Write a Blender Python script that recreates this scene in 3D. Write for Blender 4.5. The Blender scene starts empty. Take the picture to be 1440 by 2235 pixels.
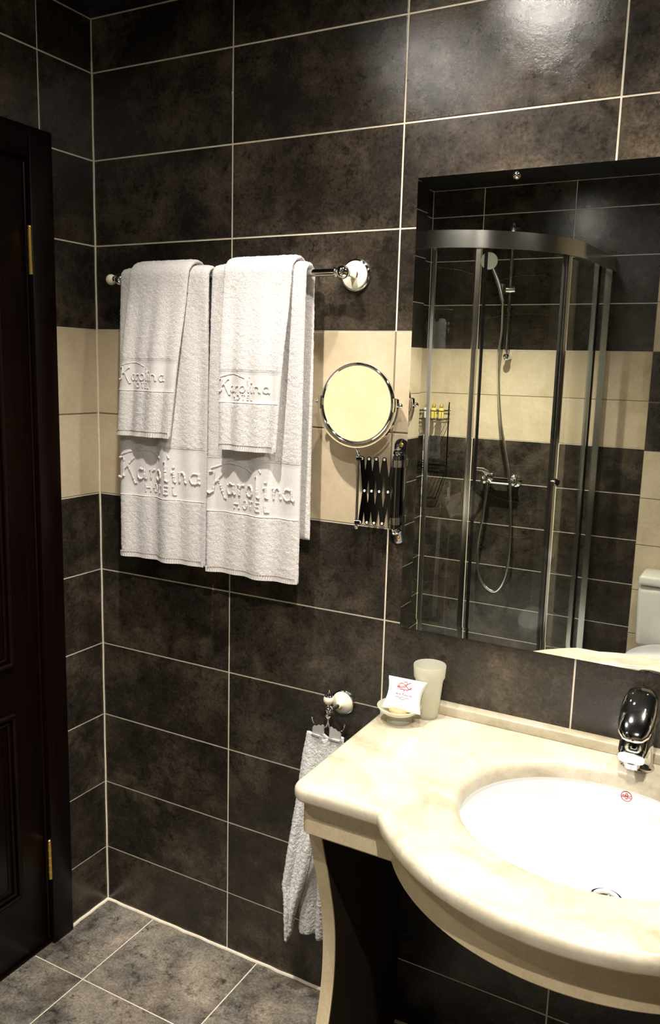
import bpy, bmesh, math, random
import numpy as np
from mathutils import Vector, Matrix, Quaternion

random.seed(7)
rng = np.random.default_rng(7)
PI = math.pi
scene = bpy.context.scene
COL = scene.collection

# ------------------------------------------------------------------ camera
cam_d = bpy.data.cameras.new('camera')
cam = bpy.data.objects.new('camera', cam_d)
COL.objects.link(cam)
cam_d.sensor_fit = 'HORIZONTAL'
cam_d.sensor_width = 36.0
cam_d.lens = 1814.59 / 1440 * 36.0
cam_d.clip_start = 0.02
_r = Vector((0.8788, 0.4764, 0.0275)).normalized()
_f = Vector((-0.4655, 0.8685, -0.1703)).normalized()
_u = _r.cross(_f).normalized()
_r = _f.cross(_u).normalized()
cam.matrix_world = Matrix(((_r.x, _u.x, -_f.x, 1.7047), (_r.y, _u.y, -_f.y, -1.7744),
                           (_r.z, _u.z, -_f.z, 1.6638), (0, 0, 0, 1)))
scene.camera = cam

# ------------------------------------------------------------------ world, exposure
w = bpy.data.worlds.new('world')
scene.world = w
w.use_nodes = True
w.node_tree.nodes['Background'].inputs[0].default_value = (0.9, 0.95, 1.0, 1)
w.node_tree.nodes['Background'].inputs[1].default_value = 0.0
scene.view_settings.view_transform = 'Standard'
scene.view_settings.look = 'None'
scene.view_settings.gamma = 1.0
scene.view_settings.use_curve_mapping = False
scene.view_settings.exposure = 0.0

# recessed ceiling lamps: (x, y, watts, cone degrees, aim x, aim y, label)
CEIL_Z = 2.55
LAMPS = [
    (0.73, -0.64, 102, 106, 0.72, -0.44, 'recessed ceiling lamp above the towel rail'),
    (1.10, -0.36, 42, 118, 1.14, -0.14, 'recessed ceiling lamp above the left end of the wall mirror'),
    (1.72, -0.13, 58, 122, 1.66, -0.13, 'recessed ceiling lamp above the washbasin, close to the wall'),
    (0.60, -1.60, 340, 100, 0.34, -1.84, 'recessed ceiling lamp over the shower'),
    (1.60, -1.50, 140, 100, 1.15, -0.90, 'recessed ceiling lamp in the middle of the room by the toilet'),
]
LAMP_COL = (1.0, 0.935, 0.845)

# ------------------------------------------------------------------ helpers
def link(o, parent=None):
    COL.objects.link(o)
    if parent is not None:
        o.parent = parent
    return o

def tag(o, label, cat, group=None):
    o['label'] = label
    o['category'] = cat
    if group:
        o['group'] = group
    return o

def empty(name, loc=(0, 0, 0)):
    o = bpy.data.objects.new(name, None)
    o.empty_display_size = 0.05
    o.location = loc
    COL.objects.link(o)
    return o

def thing(name, label, cat, loc=(0, 0, 0), group=None):
    return tag(empty(name, loc), label, cat, group)

def mesh_obj(name, verts, faces, mat, parent=None, smooth=True, off=None):
    me = bpy.data.meshes.new(name)
    if off is not None:
        verts = [(v[0] - off[0], v[1] - off[1], v[2] - off[2]) for v in verts]
    me.from_pydata([tuple(map(float, v)) for v in verts], [], [tuple(f) for f in faces])
    me.validate()
    if smooth:
        me.polygons.foreach_set('use_smooth', [True] * len(me.polygons))
    if mat is not None:
        me.materials.append(mat)
    me.update()
    return link(bpy.data.objects.new(name, me), parent)

def bm_obj(name, bm, mat, parent=None, smooth=False):
    bmesh.ops.recalc_face_normals(bm, faces=bm.faces[:])
    me = bpy.data.meshes.new(name)
    bm.to_mesh(me)
    bm.free()
    if smooth:
        me.polygons.foreach_set('use_smooth', [True] * len(me.polygons))
    if mat is not None:
        me.materials.append(mat)
    return link(bpy.data.objects.new(name, me), parent)

def sharp(o, ang=40):
    try:
        o.data.set_sharp_from_angle(angle=math.radians(ang))
    except Exception:
        pass
    return o

class MB:
    """collects shapes into one mesh"""
    def __init__(self):
        self.v = []
        self.f = []
    def add(self, verts, faces):
        b = len(self.v)
        self.v += [tuple(map(float, q)) for q in verts]
        self.f += [tuple(b + i for i in f) for f in faces]
        return self
    def tube(self, pts, r, n=10, caps=True, closed=False):
        P = [Vector(p) for p in pts]
        m = len(P)
        rad = r if isinstance(r, (list, tuple)) else [r] * m
        T = []
        for i in range(m):
            if closed:
                t = P[(i + 1) % m] - P[i - 1]
            else:
                t = P[min(i + 1, m - 1)] - P[max(i - 1, 0)]
            if t.length < 1e-9:
                t = Vector((0, 0, 1))
            T.append(t.normalized())
        a = Vector((0, 0, 1)) if abs(T[0].z) < 0.9 else Vector((1, 0, 0))
        nrm = T[0].cross(a).normalized()
        vs, fs = [], []
        for i in range(m):
            if i:
                q = T[i - 1].rotation_difference(T[i])
                nrm = (q @ nrm).normalized()
            b = T[i].cross(nrm).normalized()
            for k in range(n):
                an = 2 * PI * k / n
                vs.append(P[i] + (nrm * math.cos(an) + b * math.sin(an)) * rad[i])
        for i in range(m if closed else m - 1):
            j = (i + 1) % m
            for k in range(n):
                fs.append((i * n + k, i * n + (k + 1) % n, j * n + (k + 1) % n, j * n + k))
        if caps and not closed:
            fs.append(tuple(range(n - 1, -1, -1)))
            fs.append(tuple((m - 1) * n + k for k in range(n)))
        return self.add(vs, fs)
    def lathe(self, prof, origin=(0, 0, 0), axis=(0, 0, 1), n=32, caps=True):
        ax = Vector(axis).normalized()
        q = Vector((0, 0, 1)).rotation_difference(ax)
        o = Vector(origin)
        vs, fs = [], []
        for (r, h) in prof:
            for k in range(n):
                an = 2 * PI * k / n
                vs.append(o + q @ Vector((r * math.cos(an), r * math.sin(an), h)))
        m = len(prof)
        for i in range(m - 1):
            for k in range(n):
                fs.append((i * n + k, i * n + (k + 1) % n, (i + 1) * n + (k + 1) % n, (i + 1) * n + k))
        if caps:
            fs.append(tuple(range(n - 1, -1, -1)))
            fs.append(tuple((m - 1) * n + k for k in range(n)))
        return self.add(vs, fs)
    def sphere(self, c, r, n=16, sz=(1, 1, 1)):
        c = Vector(c)
        prof = []
        m = n // 2
        vs, fs = [], []
        for i in range(1, m):
            th = PI * i / m
            for k in range(n):
                an = 2 * PI * k / n
                vs.append(c + Vector((r * sz[0] * math.sin(th) * math.cos(an), r * sz[1] * math.sin(th) * math.sin(an), r * sz[2] * math.cos(th))))
        vs.append(c + Vector((0, 0, r * sz[2])))
        vs.append(c - Vector((0, 0, r * sz[2])))
        for i in range(m - 2):
            for k in range(n):
                fs.append((i * n + k, (i + 1) * n + k, (i + 1) * n + (k + 1) % n, i * n + (k + 1) % n))
        t, b = len(vs) - 2, len(vs) - 1
        for k in range(n):
            fs.append((t, k, (k + 1) % n))
            fs.append((b, (m - 2) * n + (k + 1) % n, (m - 2) * n + k))
        return self.add(vs, fs)
    def box(self, lo, hi, M=None):
        x0, y0, z0 = lo
        x1, y1, z1 = hi
        vs = [Vector(p) for p in ((x0, y0, z0), (x1, y0, z0), (x1, y1, z0), (x0, y1, z0), (x0, y0, z1), (x1, y0, z1), (x1, y1, z1), (x0, y1, z1))]
        if M is not None:
            vs = [M @ v for v in vs]
        return self.add(vs, [(0, 3, 2, 1), (4, 5, 6, 7), (0, 1, 5, 4), (1, 2, 6, 5), (2, 3, 7, 6), (3, 0, 4, 7)])
    def prism(self, poly, d0, d1, frame):
        """poly: 2D points, frame: function (u, v, d) -> xyz"""
        n = len(poly)
        vs = [frame(u, v, d0) for u, v in poly] + [frame(u, v, d1) for u, v in poly]
        fs = [tuple(range(n - 1, -1, -1)), tuple(range(n, 2 * n))]
        for i in range(n):
            j = (i + 1) % n
            fs.append((i, j, n + j, n + i))
        return self.add(vs, fs)
    def build(self, name, mat, parent=None, smooth=True, bevel=0, seg=2, sh=40):
        bm = bmesh.new()
        bv = [bm.verts.new(v) for v in self.v]
        for f in self.f:
            try:
                bm.faces.new([bv[i] for i in f])
            except ValueError:
                pass
        bmesh.ops.recalc_face_normals(bm, faces=bm.faces[:])
        if bevel:
            bmesh.ops.bevel(bm, geom=[e for e in bm.edges if e.is_manifold and e.calc_face_angle(0) > 0.5],
                            offset=bevel, segments=seg, affect='EDGES', profile=0.5)
        o = bm_obj(name, bm, mat, parent, smooth)
        if smooth:
            sharp(o, sh)
        return o

def grid_faces(nu, nv, base=0, flip=False):
    i, j = np.meshgrid(np.arange(nu - 1), np.arange(nv - 1), indexing='ij')
    a = base + i * nv + j
    q = np.stack([a, a + nv, a + nv + 1, a + 1], -1).reshape(-1, 4)
    return q[:, ::-1] if flip else q

def np_mesh(name, V, F, mat, parent=None, smooth=True):
    V = np.asarray(V, dtype=np.float32)
    F = np.asarray(F, dtype=np.int32)
    me = bpy.data.meshes.new(name)
    me.vertices.add(len(V))
    me.vertices.foreach_set('co', V.ravel())
    me.loops.add(F.size)
    me.loops.foreach_set('vertex_index', F.ravel())
    me.polygons.add(len(F))
    me.polygons.foreach_set('loop_start', np.arange(0, F.size, 4, dtype=np.int32))
    me.polygons.foreach_set('loop_total', np.full(len(F), 4, dtype=np.int32))
    me.update(calc_edges=True)
    me.validate()
    if smooth:
        me.polygons.foreach_set('use_smooth', [True] * len(me.polygons))
    me.materials.append(mat)
    return link(bpy.data.objects.new(name, me), parent)

# ------------------------------------------------------------------ materials
def new_mat(name):
    m = bpy.data.materials.new(name)
    m.use_nodes = True
    nt = m.node_tree
    b = nt.nodes['Principled BSDF']
    return m, nt, b

def N(nt, t, **kw):
    n = nt.nodes.new(t)
    for k, v in kw.items():
        setattr(n, k, v)
    return n

def plain(name, col, rough=0.5, metal=0.0, spec=0.5, **kw):
    m, nt, b = new_mat(name)
    b.inputs['Base Color'].default_value = (*col, 1)
    b.inputs['Roughness'].default_value = rough
    b.inputs['Metallic'].default_value = metal
    b.inputs['Specular IOR Level'].default_value = spec
    for k, v in kw.items():
        b.inputs[k].default_value = v
    return m

def coords(nt, random_offset=True, scale=(1, 1, 1)):
    tc = N(nt, 'ShaderNodeTexCoord')
    mp = N(nt, 'ShaderNodeMapping')
    mp.inputs['Scale'].default_value = scale
    nt.links.new(tc.outputs['Object'], mp.inputs['Vector'])
    if random_offset:
        oi = N(nt, 'ShaderNodeObjectInfo')
        mul = N(nt, 'ShaderNodeMath', operation='MULTIPLY')
        mul.inputs[1].default_value = 57.0
        nt.links.new(oi.outputs['Random'], mul.inputs[0])
        cx = N(nt, 'ShaderNodeCombineXYZ')
        for k in range(3):
            nt.links.new(mul.outputs[0], cx.inputs[k])
        nt.links.new(cx.outputs[0], mp.inputs['Location'])
    return mp.outputs['Vector']

def noise(nt, vec, scale, detail=6, rough=0.6, dist=0.0):
    n = N(nt, 'ShaderNodeTexNoise')
    n.inputs['Scale'].default_value = scale
    n.inputs['Detail'].default_value = detail
    n.inputs['Roughness'].default_value = rough
    n.inputs['Distortion'].default_value = dist
    nt.links.new(vec, n.inputs['Vector'])
    return n.outputs['Fac']

def ramp(nt, fac, stops):
    r = N(nt, 'ShaderNodeValToRGB')
    el = r.color_ramp.elements
    while len(el) > len(stops):
        el.remove(el[-1])
    while len(el) < len(stops):
        el.new(0.5)
    for e, (p, c) in zip(el, stops):
        e.position = p
        e.color = (*c, 1) if len(c) == 3 else c
    nt.links.new(fac, r.inputs['Fac'])
    return r.outputs['Color']

def maprange(nt, fac, a, b, c, d):
    n = N(nt, 'ShaderNodeMapRange')
    for i, v in zip((1, 2, 3, 4), (a, b, c, d)):
        n.inputs[i].default_value = v
    nt.links.new(fac, n.inputs[0])
    return n.outputs[0]

def mixc(nt, fac, a, b, mode='MIX'):
    n = N(nt, 'ShaderNodeMix', data_type='RGBA', blend_type=mode)
    for s, v in ((n.inputs[0], fac), (n.inputs[6], a), (n.inputs[7], b)):
        if hasattr(v, 'is_output'):
            nt.links.new(v, s)
        elif isinstance(v, (int, float)):
            s.default_value = v
        else:
            s.default_value = (*v, 1)
    return n.outputs[2]

def bump(nt, b, h, strength=0.3, dist=0.002):
    n = N(nt, 'ShaderNodeBump')
    n.inputs['Strength'].default_value = strength
    n.inputs['Distance'].default_value = dist
    nt.links.new(h, n.inputs['Height'])
    nt.links.new(n.outputs[0], b.inputs['Normal'])

def dark_tile_mat(name, c0, c1, c2, r0, r1, streak=(6.0, 1.0, 1.0), spec=0.5, bm=0.35, big_scale=5.0, blot=0.75):
    m, nt, b = new_mat(name)
    v = coords(nt, True)
    vs = coords(nt, True, streak)
    big = noise(nt, v, big_scale, 10, 0.72, 0.15)
    fine = noise(nt, v, 150.0, 4, 0.7)
    mid = noise(nt, v, 24.0, 10, 0.78, 0.2)
    run = noise(nt, vs, 14.0, 8, 0.75, 0.1)
    col = ramp(nt, big, [(0.34, c0), (0.50, c1), (0.68, c2)])
    tint = noise(nt, v, 3.1, 5, 0.6)
    col = mixc(nt, maprange(nt, tint, 0.48, 0.72, 0.0, 0.5), col, (c1[0] * 1.25, c1[1] * 0.95, c1[2] * 0.70))
    col = mixc(nt, maprange(nt, mid, 0.53, 0.66, 0.0, blot), col, tuple(x * 0.40 for x in c0))
    col = mixc(nt, maprange(nt, run, 0.60, 0.70, 0.0, 0.55), col, tuple(x * 0.45 for x in c0))
    grain = ramp(nt, fine, [(0.32, (0.45, 0.45, 0.45)), (0.68, (1.55, 1.50, 1.42))])
    col = mixc(nt, 0.8, col, grain, 'MULTIPLY')
    nt.links.new(col, b.inputs['Base Color'])
    ad = N(nt, 'ShaderNodeMath', operation='ADD')
    nt.links.new(mid, ad.inputs[0])
    nt.links.new(big, ad.inputs[1])
    nt.links.new(maprange(nt, ad.outputs[0], 0.80, 1.20, r1, r0), b.inputs['Roughness'])
    b.inputs['Specular IOR Level'].default_value = spec
    hh = N(nt, 'ShaderNodeMath', operation='MULTIPLY_ADD')
    hh.inputs[1].default_value = 2.0
    nt.links.new(mid, hh.inputs[0])
    nt.links.new(fine, hh.inputs[2])
    bump(nt, b, hh.outputs[0], bm, 0.0010)
    return m

M = {}
M['tile_dark'] = dark_tile_mat('dark_wall_tile', (0.0090, 0.0077, 0.0060), (0.0275, 0.0230, 0.0180), (0.0900, 0.0710, 0.0505), 0.09, 0.25, spec=0.6, bm=0.28)
M['tile_floor'] = dark_tile_mat('floor_tile', (0.038, 0.035, 0.031), (0.165, 0.152, 0.130), (0.33, 0.285, 0.225), 0.38, 0.62, (1.0, 5.0, 1.0), 0.4, 0.35, 7.5, 0.92)

def beige_tile():
    m, nt, b = new_mat('beige_wall_tile')
    v = coords(nt, True)
    big = noise(nt, v, 6.0, 6, 0.6, 0.5)
    fine = noise(nt, v, 70.0, 4, 0.6)
    col = ramp(nt, big, [(0.3, (0.46, 0.370, 0.240)), (0.55, (0.55, 0.455, 0.315)), (0.8, (0.61, 0.515, 0.37))])
    col = mixc(nt, 0.25, col, ramp(nt, fine, [(0.3, (0.7, 0.7, 0.7)), (0.7, (1.2, 1.2, 1.2))]), 'MULTIPLY')
    nt.links.new(col, b.inputs['Base Color'])
    b.inputs['Roughness'].default_value = 0.36
    b.inputs['Specular IOR Level'].default_value = 0.4
    bump(nt, b, fine, 0.1, 0.0008)
    return m
M['tile_beige'] = beige_tile()

def grout(name, c):
    m, nt, b = new_mat(name)
    v = coords(nt, False)
    f = noise(nt, v, 60, 4, 0.6)
    nt.links.new(ramp(nt, f, [(0.3, tuple(x * 0.82 for x in c)), (0.7, c)]), b.inputs['Base Color'])
    b.inputs['Roughness'].default_value = 0.85
    return m
M['grout'] = grout('cream_grout', (0.78, 0.70, 0.56))
M['grout_band'] = grout('taupe_grout', (0.20, 0.165, 0.115))

def ceiling_mat():
    m, nt, b = new_mat('black_ceiling_panel')
    b.inputs['Base Color'].default_value = (0.010, 0.010, 0.010, 1)
    b.inputs['Roughness'].default_value = 0.3
    return m
M['ceiling'] = ceiling_mat()
M['ceil_gap'] = plain('ceiling_batten', (0.22, 0.20, 0.17), 0.7)

def wood():
    m, nt, b = new_mat('dark_red_brown_wood')
    v = coords(nt, True, (14, 14, 1.2))
    g = noise(nt, v, 5, 6, 0.6, 0.8)
    nt.links.new(ramp(nt, g, [(0.3, (0.0022, 0.0007, 0.0004)), (0.7, (0.0060, 0.0016, 0.0009))]), b.inputs['Base Color'])
    b.inputs['Roughness'].default_value = 0.34
    b.inputs['Specular IOR Level'].default_value = 0.18
    return m
M['wood'] = wood()
M['brass'] = plain('brass', (0.75, 0.50, 0.14), 0.28, 1.0)
M['chrome'] = plain('chrome', (0.80, 0.80, 0.79), 0.06, 1.0)
M['chrome_soft'] = plain('satin_chrome', (0.68, 0.68, 0.66), 0.2, 1.0)
M['rail_metal'] = plain('rail_chrome', (0.85, 0.84, 0.80), 0.22, 1.0)
M['satin_bright'] = plain('satin_steel', (0.92, 0.91, 0.88), 0.42, 0.85)
M['smoke_chrome'] = plain('smoky_chrome', (0.30, 0.30, 0.34), 0.07, 1.0)
M['dark_chrome'] = plain('black_chrome', (0.045, 0.046, 0.055), 0.09, 1.0)
M['rivet'] = plain('rivet_steel', (0.85, 0.84, 0.80), 0.3, 0.7)
M['mirror'] = plain('mirror_silver', (0.86, 0.875, 0.855), 0.0, 1.0)
M['mirror_edge'] = plain('mirror_glass_edge', (0.55, 0.62, 0.58), 0.05, 1.0)
M['mirror_back'] = plain('mirror_backing', (0.03, 0.03, 0.03), 0.6)
M['porcelain'] = plain('cream_porcelain', (0.80, 0.74, 0.58), 0.12, 0.0, 0.6)
M['ceramic'] = plain('white_ceramic', (0.80, 0.80, 0.79), 0.06, 0.0, 0.6)
M['toilet'] = plain('toilet_ceramic', (0.62, 0.60, 0.54), 0.1, 0.0, 0.6)
M['hole'] = plain('drilled_hole', (0.01, 0.008, 0.007), 0.9)
M['plug'] = plain('wall_plug', (0.35, 0.31, 0.25), 0.7)
M['paper'] = plain('white_card', (0.88, 0.87, 0.86), 0.5)
M['ink_red'] = plain('red_ink', (0.42, 0.03, 0.03), 0.6)
M['ink_grey'] = plain('grey_violet_ink', (0.20, 0.15, 0.18), 0.6)
M['ink_pale'] = plain('pale_ink', (0.55, 0.42, 0.45), 0.6)
M['ink_tan'] = plain('tan_print', (0.75, 0.48, 0.33), 0.6)
M['soap'] = plain('tan_soap', (0.55, 0.36, 0.17), 0.4)
M['thread'] = plain('dark_thread', (0.36, 0.30, 0.25), 0.9)
M['black_plastic'] = plain('black_plastic', (0.012, 0.012, 0.013), 0.25)
M['shampoo'] = plain('yellow_shampoo', (0.62, 0.50, 0.10), 0.15)
M['clear_gel'] = plain('pale_gel', (0.55, 0.55, 0.42), 0.15)
M['gold_cap'] = plain('gold_cap', (0.45, 0.33, 0.06), 0.3, 0.6)
M['brown_side'] = plain('dark_brown_side', (0.026, 0.016, 0.011), 0.55, 0.0, 0.2)  # even dark brown for the leg sides behind the stone edge

def marble():
    m, nt, b = new_mat('cream_marble')
    v = coords(nt, False)
    big = noise(nt, v, 7, 8, 0.62, 0.8)
    veins = noise(nt, v, 16, 10, 0.7, 1.6)
    fine = noise(nt, v, 120, 3, 0.6)
    col = ramp(nt, big, [(0.32, (0.36, 0.305, 0.20)), (0.48, (0.50, 0.445, 0.33)), (0.68, (0.60, 0.55, 0.44))])
    col = mixc(nt, maprange(nt, veins, 0.58, 0.70, 0, 0.6), col, (0.36, 0.28, 0.15))
    col = mixc(nt, 0.2, col, ramp(nt, fine, [(0.3, (0.7, 0.7, 0.7)), (0.7, (1.2, 1.2, 1.2))]), 'MULTIPLY')
    nt.links.new(col, b.inputs['Base Color'])
    b.inputs['Roughness'].default_value = 0.28
    return m
M['marble'] = marble()

def stone_apron():
    m, nt, b = new_mat('beige_stone')
    v = coords(nt, False)
    big = noise(nt, v, 9, 8, 0.62, 0.8)
    fine = noise(nt, v, 180, 4, 0.7)
    col = ramp(nt, big, [(0.3, (0.50, 0.40, 0.245)), (0.7, (0.61, 0.505, 0.335))])
    col = mixc(nt, 0.35, col, ramp(nt, fine, [(0.3, (0.65, 0.65, 0.65)), (0.7, (1.25, 1.25, 1.25))]), 'MULTIPLY')
    nt.links.new(col, b.inputs['Base Color'])
    b.inputs['Roughness'].default_value = 0.4
    return m
M['stone'] = stone_apron()

def terry(name, c, sc=420, strength=0.9, dist=0.004, low=0.62):
    m, nt, b = new_mat(name)
    v = coords(nt, False)
    f = noise(nt, v, sc, 3, 0.7)
    g = noise(nt, v, sc * 0.6, 2, 0.5)
    s = N(nt, 'ShaderNodeMath', operation='ADD')
    nt.links.new(f, s.inputs[0])
    nt.links.new(g, s.inputs[1])
    col = mixc(nt, maprange(nt, f, 0.35, 0.6, 0.0, 1.0), tuple(x * low for x in c), c)
    nt.links.new(col, b.inputs['Base Color'])
    b.inputs['Roughness'].default_value = 0.95
    b.inputs['Specular IOR Level'].default_value = 0.1
    b.inputs['Sheen Weight'].default_value = 0.25
    bump(nt, b, s.outputs[0], strength, dist)
    return m
M['terry'] = terry('white_terry', (0.70, 0.665, 0.645), 560, 0.55, 0.003)
M['terry_face'] = terry('white_terry_face', (0.93, 0.91, 0.89), 420, 0.7, 0.004, 0.82)
M['woven'] = terry('white_woven_band', (0.70, 0.665, 0.645), 900, 0.25, 0.001)
M['emboss'] = terry('white_embossed', (0.72, 0.685, 0.665), 700, 0.5, 0.002)

def thin_glass(name, tint, refl=1.0):
    m = bpy.data.materials.new(name)
    m.use_nodes = True
    nt = m.node_tree
    nt.nodes.clear()
    out = N(nt, 'ShaderNodeOutputMaterial')
    tr = N(nt, 'ShaderNodeBsdfTransparent')
    tr.inputs[0].default_value = (*tint, 1)
    gl = N(nt, 'ShaderNodeBsdfGlossy')
    gl.inputs['Roughness'].default_value = 0.0
    lw = N(nt, 'ShaderNodeLayerWeight')
    pw = N(nt, 'ShaderNodeMath', operation='POWER')
    pw.inputs[1].default_value = 5.0
    nt.links.new(lw.outputs['Facing'], pw.inputs[0])
    lw.inputs['Blend'].default_value = 0.5
    fr = N(nt, 'ShaderNodeMath', operation='MULTIPLY_ADD')
    fr.inputs[1].default_value = 0.96
    fr.inputs[2].default_value = 0.04
    nt.links.new(pw.outputs[0], fr.inputs[0])
    mx = N(nt, 'ShaderNodeMixShader')
    nt.links.new(fr.outputs[0], mx.inputs[0])
    nt.links.new(tr.outputs[0], mx.inputs[1])
    nt.links.new(gl.outputs[0], mx.inputs[2])
    nt.links.new(mx.outputs[0], out.inputs[0])
    return m
M['shower_glass'] = thin_glass('shower_glass', (0.93, 0.95, 0.92))

def frosted(name, col, tfac):
    m = bpy.data.materials.new(name)
    m.use_nodes = True
    nt = m.node_tree
    b = nt.nodes['Principled BSDF']
    out = nt.nodes['Material Output']
    b.inputs['Base Color'].default_value = (*col, 1)
    b.inputs['Roughness'].default_value = 0.35
    tl = N(nt, 'ShaderNodeBsdfTranslucent')
    tl.inputs[0].default_value = (*col, 1)
    tr = N(nt, 'ShaderNodeBsdfTransparent')
    tr.inputs[0].default_value = (0.95, 0.94, 0.9, 1)
    m1 = N(nt, 'ShaderNodeMixShader')
    m1.inputs[0].default_value = 0.5
    m2 = N(nt, 'ShaderNodeMixShader')
    m2.inputs[0].default_value = tfac
    nt.links.new(b.outputs[0], m1.inputs[1])
    nt.links.new(tl.outputs[0], m1.inputs[2])
    nt.links.new(m1.outputs[0], m2.inputs[1])
    nt.links.new(tr.outputs[0], m2.inputs[2])
    nt.links.new(m2.outputs[0], out.inputs[0])
    return m
M['frost'] = frosted('frosted_glass', (0.80, 0.79, 0.68), 0.28)

def lamp_mat():
    m, nt, b = new_mat('lamp_lens')
    b.inputs['Base Color'].default_value = (0.9, 0.9, 0.85, 1)
    b.inputs['Emission Color'].default_value = (*LAMP_COL, 1)
    b.inputs['Emission Strength'].default_value = 320.0
    return m
M['lamp'] = lamp_mat()

# ------------------------------------------------------------------ room shell
ROW = {-6: 0.0, -5: 0.1805, -4: 0.3981, -3: 0.6173, -2: 0.8409, -1: 1.0669, 0: 1.2922, 1: 1.5205, 2: 1.7511,
       3: 1.9756, 4: 2.197, 5: 2.4174, 6: 2.55}
ROWS = [ROW[k] for k in range(-6, 7)]
W0, WT = 0.4551, 0.4559
DEPTH, WIDTH = 2.48, 2.50
JUT = 0.09           # the part of the front wall behind the toilet stands forward
GAP, TH, CH = 0.0038, 0.008, 0.0012

_tile_cache = {}
def tile_mesh(wd, ht, mat):
    key = (round(wd, 4), round(ht, 4), mat.name)
    if key in _tile_cache:
        return _tile_cache[key]
    g, c = GAP / 2, CH
    def ring(i, d):
        return [(g + i, g + i, d), (wd - g - i, g + i, d), (wd - g - i, ht - g - i, d), (g + i, ht - g - i, d)]
    vs = ring(0, -TH) + ring(0, -c) + ring(c * 0.3, -c * 0.3) + ring(c, 0)
    fs = []
    for k in range(3):
        for i in range(4):
            j = (i + 1) % 4
            fs.append((k * 4 + i, k * 4 + j, (k + 1) * 4 + j, (k + 1) * 4 + i))
    fs.append((12, 13, 14, 15))
    me = bpy.data.meshes.new('tile')
    me.from_pydata(vs, [], fs)
    me.materials.append(mat)
    _tile_cache[key] = me
    return me

def tile_field(parent, origin, U, V, ucuts, vcuts, matf, skip=None, name='tile'):
    U, V = Vector(U), Vector(V)
    Nn = U.cross(V)
    o = Vector(origin)
    for i in range(len(ucuts) - 1):
        for j in range(len(vcuts) - 1):
            u0, u1, v0, v1 = ucuts[i], ucuts[i + 1], vcuts[j], vcuts[j + 1]
            if skip and skip(u0, u1, v0, v1):
                continue
            if u1 - u0 < 0.012 or v1 - v0 < 0.012:
                continue
            t = bpy.data.objects.new(name, tile_mesh(u1 - u0, v1 - v0, matf(i, j, u0, u1, v0, v1)))
            p = o + U * u0 + V * v0 + Nn * random.uniform(-0.0002, 0.0002)
            t.matrix_world = Matrix(((U.x, V.x, Nn.x, p.x), (U.y, V.y, Nn.y, p.y), (U.z, V.z, Nn.z, p.z), (0, 0, 0, 1)))
            COL.objects.link(t)
            t.parent = parent

def struct(o, label=None):
    o['kind'] = 'structure'
    if label:
        o['label'] = label
    return o

def band(j):
    return j in (6, 7)       # the two beige rows
def mat_by_row(i, j, *a):
    return M['tile_beige'] if band(j) else M['tile_dark']

def xcuts(x_end, first=W0, start=0.0):
    c = [start, start + first]
    while c[-1] + WT < x_end - 0.01:
        c.append(c[-1] + WT)
    c.append(x_end)
    return c

def slab(name, lo, hi, mat, parent=None):
    return MB().box(lo, hi).build(name, mat, parent, smooth=False)

R = 0.0016   # joint recess
# back wall (towels, mirror)
wall_back = struct(slab('wall_back', (-0.1, R, -0.02), (WIDTH + 0.1, 0.1, CEIL_Z + 0.05), M['grout']), 'dark tiled wall with a cream tile band behind the mirror')
slab('band_grout', (0.0, R - 0.0003, ROW[0] + 0.001), (WIDTH, R + 0.002, ROW[2] - 0.001), M['grout_band'], wall_back)
tile_field(wall_back, (0, 0, 0), (1, 0, 0), (0, 0, 1), xcuts(WIDTH), ROWS, mat_by_row)
# drilled holes with wall plugs
for hx, hz in ((1.065, 1.003), (1.064, 0.971)):
    MB().lathe([(0.0066, 0.0), (0.0066, 0.0012), (0.0052, 0.0014)], (hx, 0.0002, hz), (0, -1, 0), 14).build('drill_hole', M['hole'], wall_back)

# left wall with the door
DY0, DY1, DTOP = -0.160, -1.120, 2.228
wall_left = empty('wall_left')
struct(wall_left, 'dark tiled side wall with a cream band and a door')
MB().box((-0.1, 0.1, -0.02), (-R, DY0 - 0.03, CEIL_Z + 0.05)).box((-0.1, DY1 + 0.03, -0.02), (-R, -DEPTH - 0.1, CEIL_Z + 0.05)) \
    .box((-0.1, DY0 - 0.03, DTOP - 0.03), (-R, DY1 + 0.03, CEIL_Z + 0.05)).build('wall_body', M['grout'], wall_left, smooth=False)
MB().box((-R - 0.002, 0, ROW[0] + 0.001), (-R + 0.0003, DY0 - 0.02, ROW[2] - 0.001)).box((-R - 0.002, DY1, ROW[0] + 0.001), (-R + 0.0003, -DEPTH, ROW[2] - 0.001)) \
    .build('band_grout', M['grout_band'], wall_left, smooth=False)
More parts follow.
